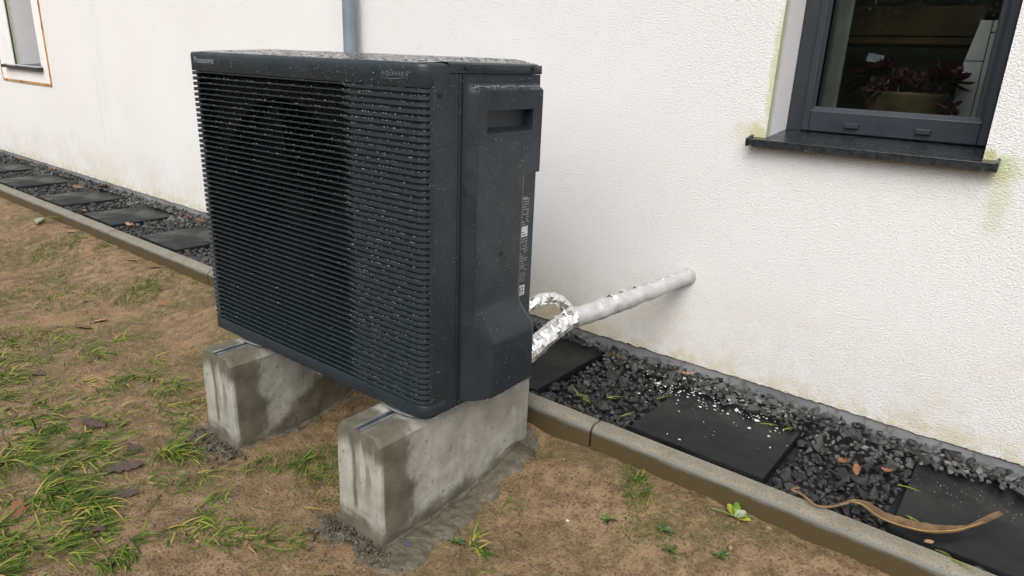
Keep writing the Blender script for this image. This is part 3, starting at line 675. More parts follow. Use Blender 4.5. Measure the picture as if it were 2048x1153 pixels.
def text_mesh(s, size, mat, extr=.0001, bold=0., cx=1.0):
    cu = bpy.data.curves.new('txt','FONT'); cu.body = s; cu.size = size; cu.extrude = extr; cu.offset = bold; cu.space_character = cx
    o = bpy.data.objects.new('txt', cu); COL.objects.link(o); dg = bpy.context.evaluated_depsgraph_get(); dg.update()
    me = bpy.data.meshes.new_from_object(o.evaluated_get(dg)); bpy.data.objects.remove(o); bpy.data.curves.remove(cu)
    me.materials.clear(); me.materials.append(mat); return me
def fit_text(me, w, h):
    xs_ = [v.co.x for v in me.vertices]; ys_ = [v.co.y for v in me.vertices]; sx = w/(max(xs_)-min(xs_)); x0 = min(xs_); sy = h/(max(ys_)-min(0,min(ys_)))
    for v in me.vertices: v.co.x = (v.co.x-x0)*sx; v.co.y *= sy
    return me
for (z0,z1,y0,y1) in ((.374,.400,.298,.358),(.222,.248,.298,.356)):
    mb = MB(); mb.box(-.0002,.0005,y0,y1,z0,z1); st = mb.build('sticker', WHITEST, lab)
    if z0 < .3:
        o = link('lettering', fit_text(text_mesh('R32', .02, LABELM, .0001, .0004), .034, .014), st, (.0008,.3175,.231)); o.rotation_euler = (math.pi/2,0,math.pi/2)
        m = MB(); m.box(.0005,.0007,.312,.352,.2255,.2275); m.build('print_line', LABELM, st)
    else:
        m = MB(); m.box(.0005,.0007,.336,.352,.378,.3805); m.box(.0005,.0007,.330,.344,.385,.3865); m.build('print_line', LABELM, st)
# lettering on the fascia
o = link('lettering', fit_text(text_mesh('Panasonic', .02, LETTER, .0002, .0), .093, .0150), pump, (-.834,-.0004,.7475)); o.rotation_euler = (math.pi/2,0,0)
o = link('lettering', fit_text(text_mesh('AQUAREA', .02, LETTER2, .0002, -.0002, 1.15), .078, .0098), pump, (-.123,-.0004,.7475)); o.rotation_euler = (math.pi/2,0,0)
mb = MB(); mb.grid([p for i in range(21) for p in ((-.128+.080*i/20,-.0004,.7430-.0022*math.sin(math.pi*i/20*1.3)),(-.128+.080*i/20,-.0004,.7430-.0022*math.sin(math.pi*i/20*1.3)+.0009*math.sin(math.pi*i/20)+.0002))],21,2); mb.build('swoosh', LETTER2, pump)
# feet
def foot(xc, yc, prnt):
    f = empty('foot', (xc,yc,0), 0, prnt)
    pts = [(-.075,.06)]+[(-.075+.150*i/14, .012-.016*math.sin(math.pi*i/14)) for i in range(15)]+[(.075,.06)]
    m = MB(); m.prism(pts, 2, -.0045, -.0005); m.build('flange', GALV, f)
    m = MB(); pts2 = [(-.060,.05)]+[(-.060+.12*i/14, .020-.014*math.sin(math.pi*i/14)) for i in range(15)]+[(.060,.05)]; m.prism(pts2, 2, -.0122, -.0046); m.build('rubber_pad', BLACK, f)
for xb in (BX0, LX0):
    xc = xb+(BX1-BX0)/2+.01 - UX; foot(xc,.004,pump); foot(xc,D-.06,pump)

# ------------------------------------------------------------------ refrigerant pipes
line = tag(empty('refrigerant_pipes', (1.163,0,.32)), 'foil wrapped refrigerant pipes running from the heat pump into the wall', 'pipe')
O = Vector((1.163,0,.32))
def smooth_path(P, k=8):
    P = [Vector(p) for p in P]; out = []
    for i in range(len(P)-1):
        p0,p1,p2,p3 = P[max(i-1,0)],P[i],P[i+1],P[min(i+2,len(P)-1)]
        for j in range(k):
            u = j/k; out.append(.5*((2*p1)+(p2-p0)*u+(2*p0-5*p1+4*p2-p3)*u*u+(3*p1-p0-3*p2+p3)*u**3))
    out.append(P[-1]); return out
def crinkle(m, amp, fr, seed):
    m.v = [tuple(Vector(v)+Vector((mnoise.noise(Vector(v)*fr+Vector((seed,0,0))), mnoise.noise(Vector(v)*fr+Vector((0,seed,9))), mnoise.noise(Vector(v)*fr+Vector((5,0,seed)))))*amp) for v in m.v]
P = smooth_path([Vector(p)-O for p in ((1.168,.03,.323),(1.160,-.02,.318),(1.105,-.17,.288),(1.055,-.285,.266),(1.010,-.385,.247),(.990,-.425,.241))], 16)
rad = [.0215+.0080*sstep(0,.8,i/len(P))+.0010*math.sin(i*.9)+ (.0025 if i%13<2 else 0) for i in range(len(P))]; rad[-1] = .020
mb = MB(); mb.tube(P, rad, 20, True, .86); crinkle(mb, .0036, 26, 2); crinkle(mb, .0012, 130, 7); mb.build('insulated_duct', TAPE, line, .9)
P = smooth_path([Vector(p)-O for p in ((.955,-.60,.160),(.972,-.56,.180),(.985,-.50,.210),(.998,-.43,.240),(1.01,-.40,.248))], 12)
mb = MB(); mb.tube(P, .0285, 14); crinkle(mb, .0055, 70, 4); mb.build('lower_pipe', FOIL, line)
P = smooth_path([Vector(p)-O for p in ((.93,-.60,.285),(.955,-.565,.305),(.976,-.525,.3245),(.990,-.49,.325),(1.000,-.45,.305),(1.006,-.42,.270),(1.003,-.41,.245))], 12)
mb = MB(); mb.tube(P, .0165, 12); crinkle(mb, .0045, 85, 6); mb.build('upper_pipe', FOIL, line)
for q, rr_ in ((.10,.0235),(.17,.0242),(.27,.0255),(.34,.0268),(.44,.0285),(.52,.0298),(.60,.0305)):
    a = Vector((1.160,-.02,.318))-O; b = Vector((1.010,-.385,.247))-O; c_ = a+(b-a)*(q*1.3); d_ = (b-a).normalized()
    mb = MB(); mb.tube([c_-d_*.006, c_-d_*.002, c_+d_*.006], [rr_-.0004,rr_+.0018,rr_-.001], 20, False, .87); crinkle(mb,.0035,60,q*30); mb.build('tape_ring', FOIL, line, .9)
mb = MB(); mb.tube([Vector((1.164,-.010,.320))-O, Vector((1.166,.006,.3205))-O], [.0255,.0260], 24, True); crinkle(mb,.002,60,3); mb.build('wall_collar', mat_plain('sealing_foam',(.40,.38,.35),.9,var=.4), line, .9)

# ------------------------------------------------------------------ stepping slabs
SL_LBL = {9:'dark slate slab strewn with white crumbs beside the kerb', 10:'dark slate slab with the dried reed leaf lying on it', 8:'dark slate slab below the foil wrapped pipes', 5:'nearest dark slab to the left of the heat pump', 4:'second dark slab to the left of the heat pump', 3:'third dark slab to the left of the heat pump', 2:'fourth dark slab to the left of the heat pump', 1:'dark slab below the far narrow window', 6:'dark slab hidden behind the left half of the heat pump', 7:'dark slab hidden behind the middle of the heat pump', 0:'dark slab beyond the far narrow window', 11:'dark slab just past the right edge of the picture'}
for i, (x0,x1,yb) in enumerate(SLABS):
    if i in (0,11): continue
    mb = MB(); w = x1-x0; mb.box(-w/2,w/2,-.2,.195,-.04,0,.003); o = mb.build('stepping_slab', SLABM, None, .5, loc=((x0+x1)/2,-.232,.0))
    o.rotation_euler = (random.uniform(-.004,.004), random.uniform(-.004,.004), random.uniform(-.012,.012)); tag(o, SL_LBL[i], 'slab', 'slate slabs set in the gravel strip')

# ------------------------------------------------------------------ grass
bl_V, bl_F, bl_T, bl_o = [], [], [], [0]
def blade(x, y, az, L, w, el, droop, tone, z0=None):
    z = (ground_z(x,y) if z0 is None else z0)-.002; d = np.array([math.cos(az), math.sin(az)]); s_ = np.array([-d[1], d[0]])
    V = []; n = 4; hx = 0.; hz = 0.; e = el
    for i in range(n+1):
        ww = w*(1-(i/n)**2.2)*.5 + .0002
        c = np.array([x,y])+d*hx; V.append((c[0]-s_[0]*ww, c[1]-s_[1]*ww, z+hz)); V.append((c[0]+s_[0]*ww, c[1]+s_[1]*ww, z+hz+ww*.4))
        hx += math.cos(e)*L/n; hz = max(.001, hz+math.sin(e)*L/n); e -= droop/n
    bl_V.append(np.array(V)); o = bl_o[0]; bl_F.append(np.array([(o+2*i,o+2*i+1,o+2*i+3,o+2*i+2) for i in range(n)])); bl_T.append(np.full(len(V), tone)); bl_o[0] += len(V)
def ok(x,y):
    for (a,b) in ((BX0,BX1),(LX0,LX1)):
        if a-.012 < x < b+.012 and BY0-.012 < y < BY0+BL: return False
    return y < -.508
def tuft(x, y, n, R, L, w=.0032, az=None, spread=1.0, el=.55, tone=.45, tv=.2):
    for i in range(n):
        a = random.uniform(0,6.28); q = R*math.sqrt(random.random()); bx_, by_ = x+q*math.cos(a), y+q*math.sin(a)
        if not ok(bx_,by_): continue
        dirn = (az + random.gauss(0,spread)) if az is not None else random.uniform(0,6.28)
        blade(bx_, by_, dirn, L*random.uniform(.5,1.25), w*random.uniform(.6,1.25), max(.03,random.gauss(el,.25)), random.uniform(.4,1.5), (random.uniform(.78,1) if random.random() < .11 else min(1,max(0,random.gauss(tone,tv)))))
random.seed(11)
COMB = .55
# heavy flattened turf at the lower left
for (x,y,n,R,L) in ((-.06,-1.43,420,.16,.085),(.10,-1.40,330,.11,.085),(.0,-1.58,420,.16,.085),(.20,-1.45,380,.11,.085),(.30,-1.44,330,.075,.085),(.30,-1.58,420,.14,.085),(.43,-1.60,330,.12,.075),(.50,-1.50,200,.07,.07),(.13,-1.68,300,.14,.08),(.38,-1.52,180,.07,.07),(-.35,-1.50,300,.2,.08),(-.22,-1.62,300,.2,.08),(.45,-1.72,260,.15,.08)):
    k = max(4, n//19)                      # several flattened tufts make up each patch
    for j in range(k):
        a = random.uniform(0,6.28); q = R*math.sqrt(random.random()); tuft(x+q*math.cos(a), y+q*math.sin(a), 13, .022, L*1.05*random.uniform(.6,1.25), .0035, COMB+random.gauss(0,.5), .55, random.uniform(.05,.38), random.uniform(.24,.48), .22)
for (x,y,n,R,L) in ((-.72,-1.32,240,.10,.06),(-.60,-1.36,120,.06,.06),(-.88,-1.30,120,.10,.055),(-.62,-1.10,60,.04,.055),(-.55,-1.07,40,.04,.055),(-.33,-1.11,80,.05,.06),(-.15,-1.05,95,.055,.07),(.0,-1.00,45,.05,.06),(.04,-1.10,60,.06,.05),(.225,-1.225,120,.03,.085),(.27,-1.20,60,.03,.07),(-.1,-1.22,70,.07,.05),(-.25,-1.25,60,.07,.05),(.66,-1.30,75,.05,.055),(.74,-1.26,55,.03,.05),(.60,-1.36,60,.05,.05),(.80,-1.22,30,.03,.04),(1.115,-.93,26,.02,.045),(1.14,-.945,24,.02,.04),(1.09,-.80,9,.03,.04),(-1.815,-.56,60,.03,.05),(-1.4,-.62,20,.08,.05),(-.42,-1.32,90,.1,.05),(.46,-1.12,30,.03,.06),(-.02,-1.30,80,.08,.06)):
    tuft(x,y,int(n*.65),R,L*1.0,.0036,COMB,.9,.42,.44,.2)
for i in range(46):
    x, y = random.uniform(-1.5,.55), random.uniform(-1.5,-.95)
    if ok(x,y): tuft(x,y,random.randrange(8,26),.03,random.uniform(.05,.09),.0036,COMB+random.gauss(0,.4),.7,random.uniform(.08,.4),random.uniform(.35,.6),.22)
for i in range(26):
    x, y = random.uniform(-2.6,-.6), random.uniform(-1.2,-.56)
    if ok(x,y): tuft(x,y,random.randrange(30,90),random.uniform(.04,.10),.04,.0016,COMB,1.2,.45,.36,.18)
# fine seedling patches
for (x,y,n,R,L) in ((1.315,-.545,90,.035,.035),(1.34,-.575,110,.04,.03),(1.37,-.61,120,.04,.03),(1.42,-.66,60,.05,.02),(1.40,-.70,60,.04,.02),(.60,-.95,320,.10,.03),(.66,-1.02,260,.09,.03),(.52,-1.05,160,.06,.03),(.70,-.90,120,.07,.025),(-1.05,-.72,500,.10,.035),(-1.15,-.66,300,.08,.03),(-2.05,-.69,500,.13,.04),(-2.35,-.85,500,.25,.03),(-1.5,-.98,500,.16,.03),(-.98,-1.23,360,.12,.035),(-1.3,-.93,260,.2,.025),(-.75,-.62,60,.1,.02),(-.2,-.70,100,.1,.02),(1.55,-.60,60,.06,.018),(1.25,-.95,60,.12,.016),(1.5,-.75,80,.15,.016),(-.85,-1.05,250,.15,.025),(-.45,-.95,200,.15,.022),(.42,-1.22,80,.07,.02),(-1.75,-.75,250,.2,.025),(-2.9,-.8,350,.3,.03),(.9,-1.28,60,.1,.02)):
    tuft(x,y,n,R,L,.0013,None,1,.8,.33,.18)
# loose single blades lying on the soil
for i in range(520):
    x, y = random.uniform(-2.2,1.75), random.uniform(-1.75,-.54)
    if ok(x,y) and not (x > .85 and random.random() < .7): blade(x,y,COMB+random.gauss(0,.8),random.uniform(.03,.11),random.uniform(.002,.0042),random.uniform(.02,.12),.2,min(1,max(0,random.gauss(.55,.26))))
for i in range(2600):
    x, y = random.uniform(-3.2,1.8), random.uniform(-1.8,-.53)
    if ok(x,y): blade(x,y,random.uniform(0,6.28),random.uniform(.008,.025),random.uniform(.0009,.0018),random.uniform(.05,.6),.4,min(1,max(0,random.gauss(.5,.3))))
grass = link('grass', np_mesh('grass', np.vstack(bl_V), np.vstack(bl_F), GRASS, np.concatenate(bl_T))); tag(grass, 'wet flattened grass growing in patches on the sandy soil', 'grass', kind='stuff')
# sprigs in the gravel
bl_V.clear(); bl_F.clear(); bl_T.clear(); bl_o[0] = 0
for (x,y,az) in ((1.02,-.38,.3),(1.03,-.375,2.6),(1.05,-.385,-.4),(1.10,-.33,.5),(1.19,-.40,1.4),(1.215,-.235,1.2),(.93,-.06,.9),(.94,-.055,1.3),(1.86,-.24,0),(1.56,-.16,.4),(1.50,-.17,.2),(1.90,-.36,-.4),(1.97,-.45,-.2),(2.0,-.46,-.3)):
    for k in range(2): blade(x,y,az+random.gauss(0,.25),random.uniform(.03,.055),.003,random.uniform(.1,.5),.4,random.uniform(.5,.75),.003)
link('grass_sprigs', np_mesh('grass_sprigs', np.vstack(bl_V), np.vstack(bl_F), GRASS, np.concatenate(bl_T))); tag(bpy.data.objects['grass_sprigs'], 'few loose green grass blades lying on the gravel and slabs', 'grass', kind='stuff')

# ------------------------------------------------------------------ fallen leaves
LEAFM = [mat_plain('oak_leaf_'+n_, c, .6, var=.35, scale=40, bump=.3, bscale=120) for n_, c in (('tan',(.34,.19,.11)),('rust',(.22,.095,.042)),('purple',(.075,.047,.040)),('brown',(.16,.085,.045)))]
def leaf_mesh(seed, mat):
    rl = random.Random(seed); L = 1.0; up, lo = [], []; n = 22
    for i in range(n+1):
        u = i/n; env = .30*math.sin(math.pi*min(1,u*.93+.05))**.75; lob = 1-.42*(.5+.5*math.cos(u*math.pi*2*4.2))*(1 if .1<u<.93 else .2)
        up.append((u, env*lob*rl.uniform(.92,1.08))); lo.append((u, -env*lob*rl.uniform(.92,1.08)))
    cu, cv = (rl.uniform(-.3,.8), rl.uniform(.2,1.6)) if seed < 20 else (rl.uniform(-.1,.25), rl.uniform(.1,.5)); m = MB(); pts = []
    for (a,b) in zip(up,lo):
        for v in (a[1], a[1]*.5, 0, b[1]*.5, b[1]): pts.append((a[0]-.5, v, cu*(a[0]-.5)**2+cv*v*v*1.5+.015*math.sin(a[0]*17+v*9)))
    m.grid(pts, n+1, 5); m.tube([(-.5,0,cu*.25),(-.62,.01,cu*.25),(-.72,.03,cu*.2)], .012, 5)
    return m.mesh('fallen_leaf', mat, True)
def leaf(name, x, y, z, size, rz, mi, seed, lbl, tilt=.15):
    o = link('fallen_leaf', leaf_mesh(seed, LEAFM[mi]), None, (x,y,z)); o.scale = (size,)*3; rl = random.Random(seed+50)
    o.rotation_euler = (rl.uniform(-tilt,tilt), rl.uniform(-tilt,tilt), rz); tag(o, lbl, 'leaf', name)
GL, LL = 'dry leaves lying on the gravel', 'dead leaves lying on the soil'
leaf(GL,1.225,-.055,.022,.055,.7,0,1,'tan oak leaf at the wall above the crumb strewn slab',.3)
leaf(GL,1.738,-.243,.014,.040,-.8,1,2,'left one of the rust leaves by the slab with the reed',.4)
leaf(GL,1.770,-.258,.014,.036,-1.3,1,3,'middle one of the rust leaves by the slab with the reed',.4)
leaf(GL,1.830,-.205,.012,.028,-.2,1,4,'smallest rust leaf, touching the slab with the reed',.3)
leaf(GL,.998,-.077,.016,.040,.4,1,5,'dark rust leaf on the gravel right of the pipes slab',.3)
leaf(GL,-3.10,-.17,.018,.075,.5,1,6,'bright rust leaf between the third and fourth slabs left of the heat pump',.3)
leaf(GL,-3.0,-.045,.020,.085,1.5,1,7,'rust leaf at the wall end of the third slab',.3)
leaf(GL,-2.37,-.425,.012,.07,.2,3,8,'brown leaf at the kerb corner of the second slab',.3)
leaf(GL,-1.80,-.09,.018,.055,.9,1,9,'pinkish leaf at the wall left of the heat pump grille')
leaf(GL,-1.675,-.08,.018,.07,.3,1,10,'orange leaf touching the edge of the heat pump grille in view',.3)
leaf(GL,-1.84,-.39,.014,.07,.1,0,11,'pale leaf at the kerb between the first and second slabs')
leaf(GL,-3.88,-.04,.020,.10,.5,3,12,'brown leaf at the wall by the fourth slab')
leaf(GL,-4.6,-.04,.020,.10,.3,1,13,'farthest leaf in the gravel at the left picture edge')
leaf(GL,1.956,-.448,.012,.030,1.2,0,14,'tiny curled tan leaf on the kerb near the reed',.8)
def lawn_leaf(x,y,size,rz,mi,seed,lbl,tilt=.15): leaf(LL,x,y,ground_z(x,y)+.005,size,rz,mi,seed,lbl,tilt)
lawn_leaf(-.075,-1.29,.085,.3,2,21,'large purple brown leaf at the upper edge of the dense grass')
lawn_leaf(-.90,-1.005,.075,.6,3,22,'brown leaf in the middle of the thin grass at left',.3)
lawn_leaf(-.93,-.93,.06,1.6,0,23,'tan folded leaf just above the brown one at left',.4)
lawn_leaf(-.87,-.70,.05,.2,1,24,'small orange leaf on bare soil left of the far block',.4)
lawn_leaf(-.57,-1.275,.07,.5,2,25,'purple leaf left of the far block in thin grass')
lawn_leaf(.21,-1.575,.07,-.3,1,26,'reddish leaf at the left picture edge in dense grass')
lawn_leaf(.225,-1.33,.09,1.0,2,27,'dark purple leaf below the tuft by the far block')
lawn_leaf(.33,-1.385,.08,.7,2,28,'dark rotting leaf at the right edge of the dense grass')
lawn_leaf(.40,-1.49,.10,.3,2,29,'long dark leaf lying among the bottom left grass')
lawn_leaf(-1.25,-.55,.06,.9,3,30,'dark brown leaf at the kerb foot beside the grille')
lawn_leaf(-2.2,-.555,.07,.2,0,31,'pink brown leaf at the kerb foot below the second slab')
lawn_leaf(-1.47,-.56,.055,.4,0,32,'pale leaf at the kerb foot below the nearest far slab')
lawn_leaf(.805,-1.165,.04,.6,1,33,'small reddish leaf beside the mortar of the near block')
lawn_leaf(.14,-1.27,.055,.4,2,34,'purple leaf between the dense grass and the far block')
# dried reed leaf
reed = tag(empty('dried_reed_leaf', (1.88,-.43,.0)), 'long curled brown dried reed leaf across the slab by the kerb', 'leaf')
RM = mat_plain('dried_reed', (.125,.072,.030), .55, var=.45, scale=30, bump=.3, bscale=150)
Pr = smooth_path([(1.792,-.428,.022),(1.82,-.424,.024),(1.858,-.434,.016),(1.896,-.428,.012),(1.942,-.410,.010),(1.984,-.374,.010),(2.017,-.334,.014),(2.041,-.298,.022),(2.066,-.254,.030)], 5)
ww = [.005,.013,.018,.020,.019,.013,.005,.008,.006]; pts = []; n_ = len(Pr)
for i, p in enumerate(Pr):
    tq = (Pr[min(i+1,n_-1)]-Pr[max(i-1,0)]).normalized(); sd = tq.cross(Vector((0,0,1))).normalized(); q = i/(n_-1)*8; k = min(7,int(q)); w_ = (ww[k]+(ww[k+1]-ww[k])*(q-k))*random.uniform(.88,1.08)
    for s_ in (-1,-.5,0,.5,1): pts.append(p+sd*(w_*s_)+Vector((0,0,abs(s_)*w_*.5)) - Vector((1.88,-.43,0)))
mb = MB(); mb.grid(pts, n_, 5); mb.build('blade', RM, reed, True)
mb = MB(); mb.tube([p-Vector((1.88,-.43,-.0012)) for p in Pr[2:-6]], .0011, 5); mb.build('midrib', mat_plain('reed_rib',(.42,.26,.08),.5), reed, True)
mb = MB(); mb.tube([Vector(p)-Vector((1.88,-.43,0)) for p in smooth_path([(1.686,-.435,.014),(1.676,-.458,.016),(1.70,-.456,.012),(1.735,-.468,.006),(1.765,-.452,.010),(1.793,-.428,.022)],5)], .0028, 5, True, 1.6); mb.build('stalk', RM, reed, True)

Vs, Fs, off = [], [], 0
random.seed(31)
for i in range(7500):                       # crumbs and clods of earth
    x, y = random.uniform(-2.4,1.85), random.uniform(-1.85,-.52)
    if not ok(x,y): continue
    if fbm(x*3,y*3,4,2) < random.uniform(-.5,.3): continue
    sz = random.lognormvariate(math.log(.0022),.6); V, F = SHAPES[i%12]; Vs.append((V*sz)@rotm(random.uniform(0,6.28),random.uniform(-1,1),0).T+np.array([x,y,ground_z(x,y)+sz*.15])); Fs.append(F+off); off += len(V)
cl = link('soil_crumbs', np_mesh('soil_crumbs', np.vstack(Vs), np.vstack(Fs), mat_plain('soil_crumb',(.17,.115,.065),.9,var=.5,scale=9), None, True), soil); cl['kind'] = 'stuff'
# ------------------------------------------------------------------ small plants and crumbs
WEEDM = mat_plain('weed_leaf', (.10,.17,.02), .45, var=.4, scale=40); WEEDP = mat_plain('pale_weed_leaf', (.26,.30,.20), .6, var=.2, scale=40); WEEDY = mat_plain('yellow_weed_leaf', (.30,.30,.03), .5, var=.3, scale=40)
def weed(x, y, rz, specs, lbl):
    o = tag(empty('weed', (x,y,ground_z(x,y)), rz), lbl, 'weed')
    for (az, L, w, el, mt) in specs:
        m = MB(); pts = []; n = 8
        for i in range(n+1):
            u = i/n; ww_ = w*math.sin(math.pi*min(1,u*.9+.06))**.8*(1+.18*math.sin(u*24)); z = .004+math.sin(el)*L*u-.5*L*u*u*math.sin(el)
            for s_ in (-1,0,1): pts.append((L*u*math.cos(az)-s_*ww_*math.sin(az), L*u*math.sin(az)+s_*ww_*math.cos(az), z+abs(s_)*.003))
        m.grid(pts,n+1,3); m.build('leaf', mt, o, True)
    return o
weed(1.585,-.545,0,[(3.5,.060,.004,.3,WEEDM),(1.9,.045,.010,.5,WEEDM),(2.4,.04,.010,.4,WEEDY),(1.0,.028,.013,.7,WEEDP),(.1,.035,.010,.3,WEEDY),(.5,.03,.007,.4,WEEDM)], 'yellow green broadleaf weed with one pale leaf at the kerb foot')
weed(-2.56,-.60,0,[(2.6,.09,.022,.3,WEEDP),(.7,.12,.012,.8,WEEDM),(1.4,.07,.010,1.1,WEEDM),(-.4,.05,.009,.4,WEEDM)], 'tall pale green weed beside the kerb at far left')
CLOV = mat_plain('clover_leaf', (.035,.075,.018), .5, var=.4, scale=60)
for (x,y,lbl) in ((1.335,-.70,'dark green clover seedling right of the white pebble'),(1.465,-.665,'dark clover seedling in the middle of the bare soil by the kerb'),(1.50,-.70,'lower clover seedling on the bare soil by the kerb'),(1.60,-.66,'small clover seedling near the bottom edge below the kerb weed'),(1.09,-.965,'leafy green seedling by the end of the mortar strip')):
    weed(x,y,random.uniform(0,6),[(random.uniform(0,6.28),random.uniform(.008,.026),random.uniform(.002,.0045),random.uniform(.05,.5),CLOV if random.random()<.6 else WEEDM) for _ in range(12)], lbl)
CRUMB = mat_plain('white_crumb', (.62,.62,.60), .8, var=.05)
Vs, Fs, off = [], [], 0
for i in range(260):
    u = random.random(); x = 1.14+.44*u+random.gauss(0,.03); y = -.10-.03*math.sin(u*3)+random.gauss(0,.035) - (random.expovariate(9) if random.random()<.25 else 0)
    if not (-.42<y<-.01): continue
    sl = next((s for s in SLABS if s[0]<x<s[1]),None); z = .002 if sl and y < sl[2] else gravel_top(x,y)+.013
    sz = random.lognormvariate(math.log(.0021),.5); V,F = SHAPES[i%12]; Vs.append(V*sz+np.array([x,y,z])); Fs.append(F+off); off += len(V)
for i in range(60):
    x, y = random.uniform(1.88,2.14), -.13-abs(random.gauss(0,.06)); V,F = SHAPES[i%12]; Vs.append(V*random.uniform(.0005,.0011)+np.array([x,y,.0015])); Fs.append(F+off); off += len(V)
for i in range(70):
    x, y = random.uniform(-.6,1.75), random.uniform(-1.6,-.54)
    if ok(x,y): V,F = SHAPES[i%12]; Vs.append(V*random.uniform(.001,.0022)+np.array([x,y,ground_z(x,y)+.002])); Fs.append(F+off); off += len(V)
tag(link('plaster_crumbs', np_mesh('plaster_crumbs', np.vstack(Vs), np.vstack(Fs), CRUMB)), 'white plaster crumbs sprinkled over the slab and gravel', 'crumbs', kind='stuff')
V,F = SHAPES[3]; o = link('pebble', np_mesh('pebble', V*.0052, F, CRUMB), None, (1.25,-.742,ground_z(1.25,-.742)+.003)); tag(o, 'single white pebble on the bare soil in front of the kerb', 'pebble')
mb = MB(); mb.box(-.008,.008,-.0022,.0022,0,.002,.0006); o = mb.build('plastic_scrap', mat_plain('blue_plastic',(.05,.09,.25),.4), None, loc=(1.01,-1.05,ground_z(1.01,-1.05)+.010)); o.rotation_euler=(0,0,.5); tag(o,'tiny blue plastic scrap pressed in the mortar','scrap')

# ------------------------------------------------------------------ rain drops on the casing
random.seed(23)
bmd = bmesh.new(); bmesh.ops.create_icosphere(bmd, subdivisions=1, radius=1.0); bmd.verts.index_update(); DV = np.array([v.co[:] for v in bmd.verts]); DF = np.array([[v.index for v in f.verts] for f in bmd.faces]); bmd.free()
Vs, Fs, off = [], [], 0
CU, SU = math.cos(UA), math.sin(UA)
def drop(x,y,z,sx,sy,sz):
    global off
    V = DV*np.array([sx,sy,sz])+np.array([x,y,z]); V = np.stack([UX+CU*V[:,0]-SU*V[:,1], UF+SU*V[:,0]+CU*V[:,1], UZ+V[:,2]],1); Vs.append(V); Fs.append(DF+off); off += len(DV)
def rs(): return random.lognormvariate(math.log(.0016),.36)
for i in range(420):                                    # fascia
    q = rs()*.9; drop(-W+.02+(W-.05)*random.random()**.8,-.0002,random.uniform(.730,.766),q*.8,q*.5,q*1.25)
for i in range(260):                                    # apron
    q = rs()*.7; drop(random.uniform(-W+.02,-.03),-.0002,random.uniform(.004,.034),q*.8,q*.5,q)
for i in range(NS):                                     # beads along the slats
    zt = Z0+PIT*(i+1)-.0022
    x = -.245
    while x < -.028:
        if random.random() < .55:
            q = random.uniform(.0013,.0023); drop(x,random.uniform(.0008,.003),zt+q*.45,q*random.uniform(1.1,2.2),q,q*.95)
        if random.random() < .16: q = rs(); drop(x,-.0002,zt-.0038,q*.8,q*.5,q*1.2)
        x += random.uniform(.007,.013)
    for th in (.35,.75,1.1):
        if random.random() < .6: q = random.uniform(.0012,.0022); drop(-r+(r-.001)*math.sin(th), r-(r-.001)*math.cos(th), zt+q*.5, q*1.2,q*1.2,q)
    k = int((30 if i > 38 else 14 if i > 30 else 4)*random.uniform(.4,1.3))
    for j in range(k):
        x = random.uniform(-W+.03,-.25) if i > 36 or random.random()<.5 else (-W+.03+random.expovariate(40) if random.random()<.6 else -.25-random.expovariate(25)); q = random.uniform(.0009,.0019); drop(x,random.uniform(.0005,.004),zt+q*.4,q*random.uniform(1,2.4),q,q*.8)
for i in range(1150):                                   # side face, cover
    y, z = random.uniform(.018,.36), random.uniform(.008,.75); q = rs()*.85
    if y < .11: x = 0.0 if y < .065 else -.0012
    elif y < y_back(z)-.004:
        x = cover_off(y,z)-.0016
        if HZ0-.003 < z < HZ1+.003 and HY0-.003 < y < HY1+.003: continue
    else: x = -.0012
    drop(x,y,z,q*.5,q*.85,q*1.15)
for i in range(240): y = random.uniform(.125,.352); q = random.uniform(.0012,.0024); drop(random.uniform(.004,.021),y,.732-random.uniform(0,.010)*random.random(),q,q,q*.9)
for i in range(90): q = rs(); drop(-.004-random.random()*.012,random.uniform(HY0+.004,HY1-.004),HZ0+.003+random.random()*.01,q*.7,q,q*.7)
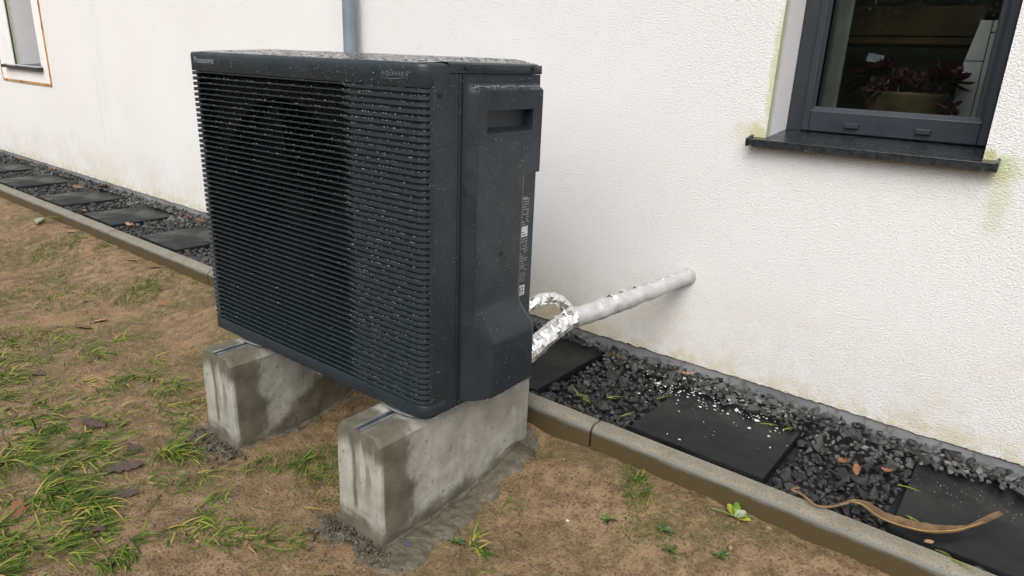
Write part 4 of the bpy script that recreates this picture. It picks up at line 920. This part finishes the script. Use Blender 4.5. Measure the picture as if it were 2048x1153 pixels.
for i in range(2600):                                   # lid
    x, y = random.uniform(-W+.012,-.008), random.uniform(.008,D-.004); q = random.uniform(.0013,.0036); drop(x,y,lid_z(x,y),q*random.uniform(1,1.8),q*random.uniform(1,1.8),q*.30)
for i in range(120):                                    # hanging along the lower edges
    y = random.uniform(.02,.34); q = random.uniform(.001,.002); drop(0.0 if y<.1 else cover_off(y,.013)-.002,y,(.002 if y<.11 else .011),q,q,q*1.3)
tag(link('raindrops', np_mesh('raindrops', np.vstack(Vs), np.vstack(Fs), WATER, None, True)), 'clear raindrops beaded all over the charcoal heat pump', 'raindrops', kind='stuff')
# drops under the window sill lip
Vs, Fs, off = [], [], 0; UX, UF, UZ, CU, SU = 0,0,0,1,0
for i in range(34):
    q = random.uniform(.001,.0024); drop(random.uniform(1.305,1.88),-.0385,.740-q*.3,q,q,q*1.4)
tag(link('sill_drops', np_mesh('sill_drops', np.vstack(Vs), np.vstack(Fs), WATER, None, True)), 'row of water drops hanging under the window sill edge', 'raindrops', kind='stuff')

# ------------------------------------------------------------------ unseen leafy screen, added to darken what the pane mirrors
mb = MB(); rngh = random.Random(3)
Vs, Fs, off = [], [], 0
q4 = np.array([[-1,0,0],[0,-.5,.1],[1,0,0],[0,.5,.1]])
for i in range(26000):
    x = rngh.uniform(-14,14); z = rngh.uniform(-.15,2.3)+.12*math.sin(x*2.1); y = -9.0+rngh.uniform(0,.5)+.15*math.sin(x*3.3+z*2)
    s_ = rngh.uniform(.03,.08); Vs.append((q4*s_)@rotm(rngh.uniform(0,6.28),rngh.uniform(-1.5,1.5),rngh.uniform(-1,1)).T+np.array([x,y,z])); Fs.append(np.array([[0,1,2,3]])+off); off += 4
HM = mat_plain('added_hedge_leaf', (.030,.050,.018), .6, var=.4, scale=3)
tag(link('added_hedge', np_mesh('added_hedge', np.vstack(Vs), np.vstack(Fs), HM)), 'unseen dark evergreen screen added to darken the reflection in the window', 'added_hedge', kind='stuff')
mb = MB(); mb.box(-14,14,-9.6,-9.15,-.19,2.0); core = mb.build('added_hedge_core', HM, bpy.data.objects['added_hedge'])
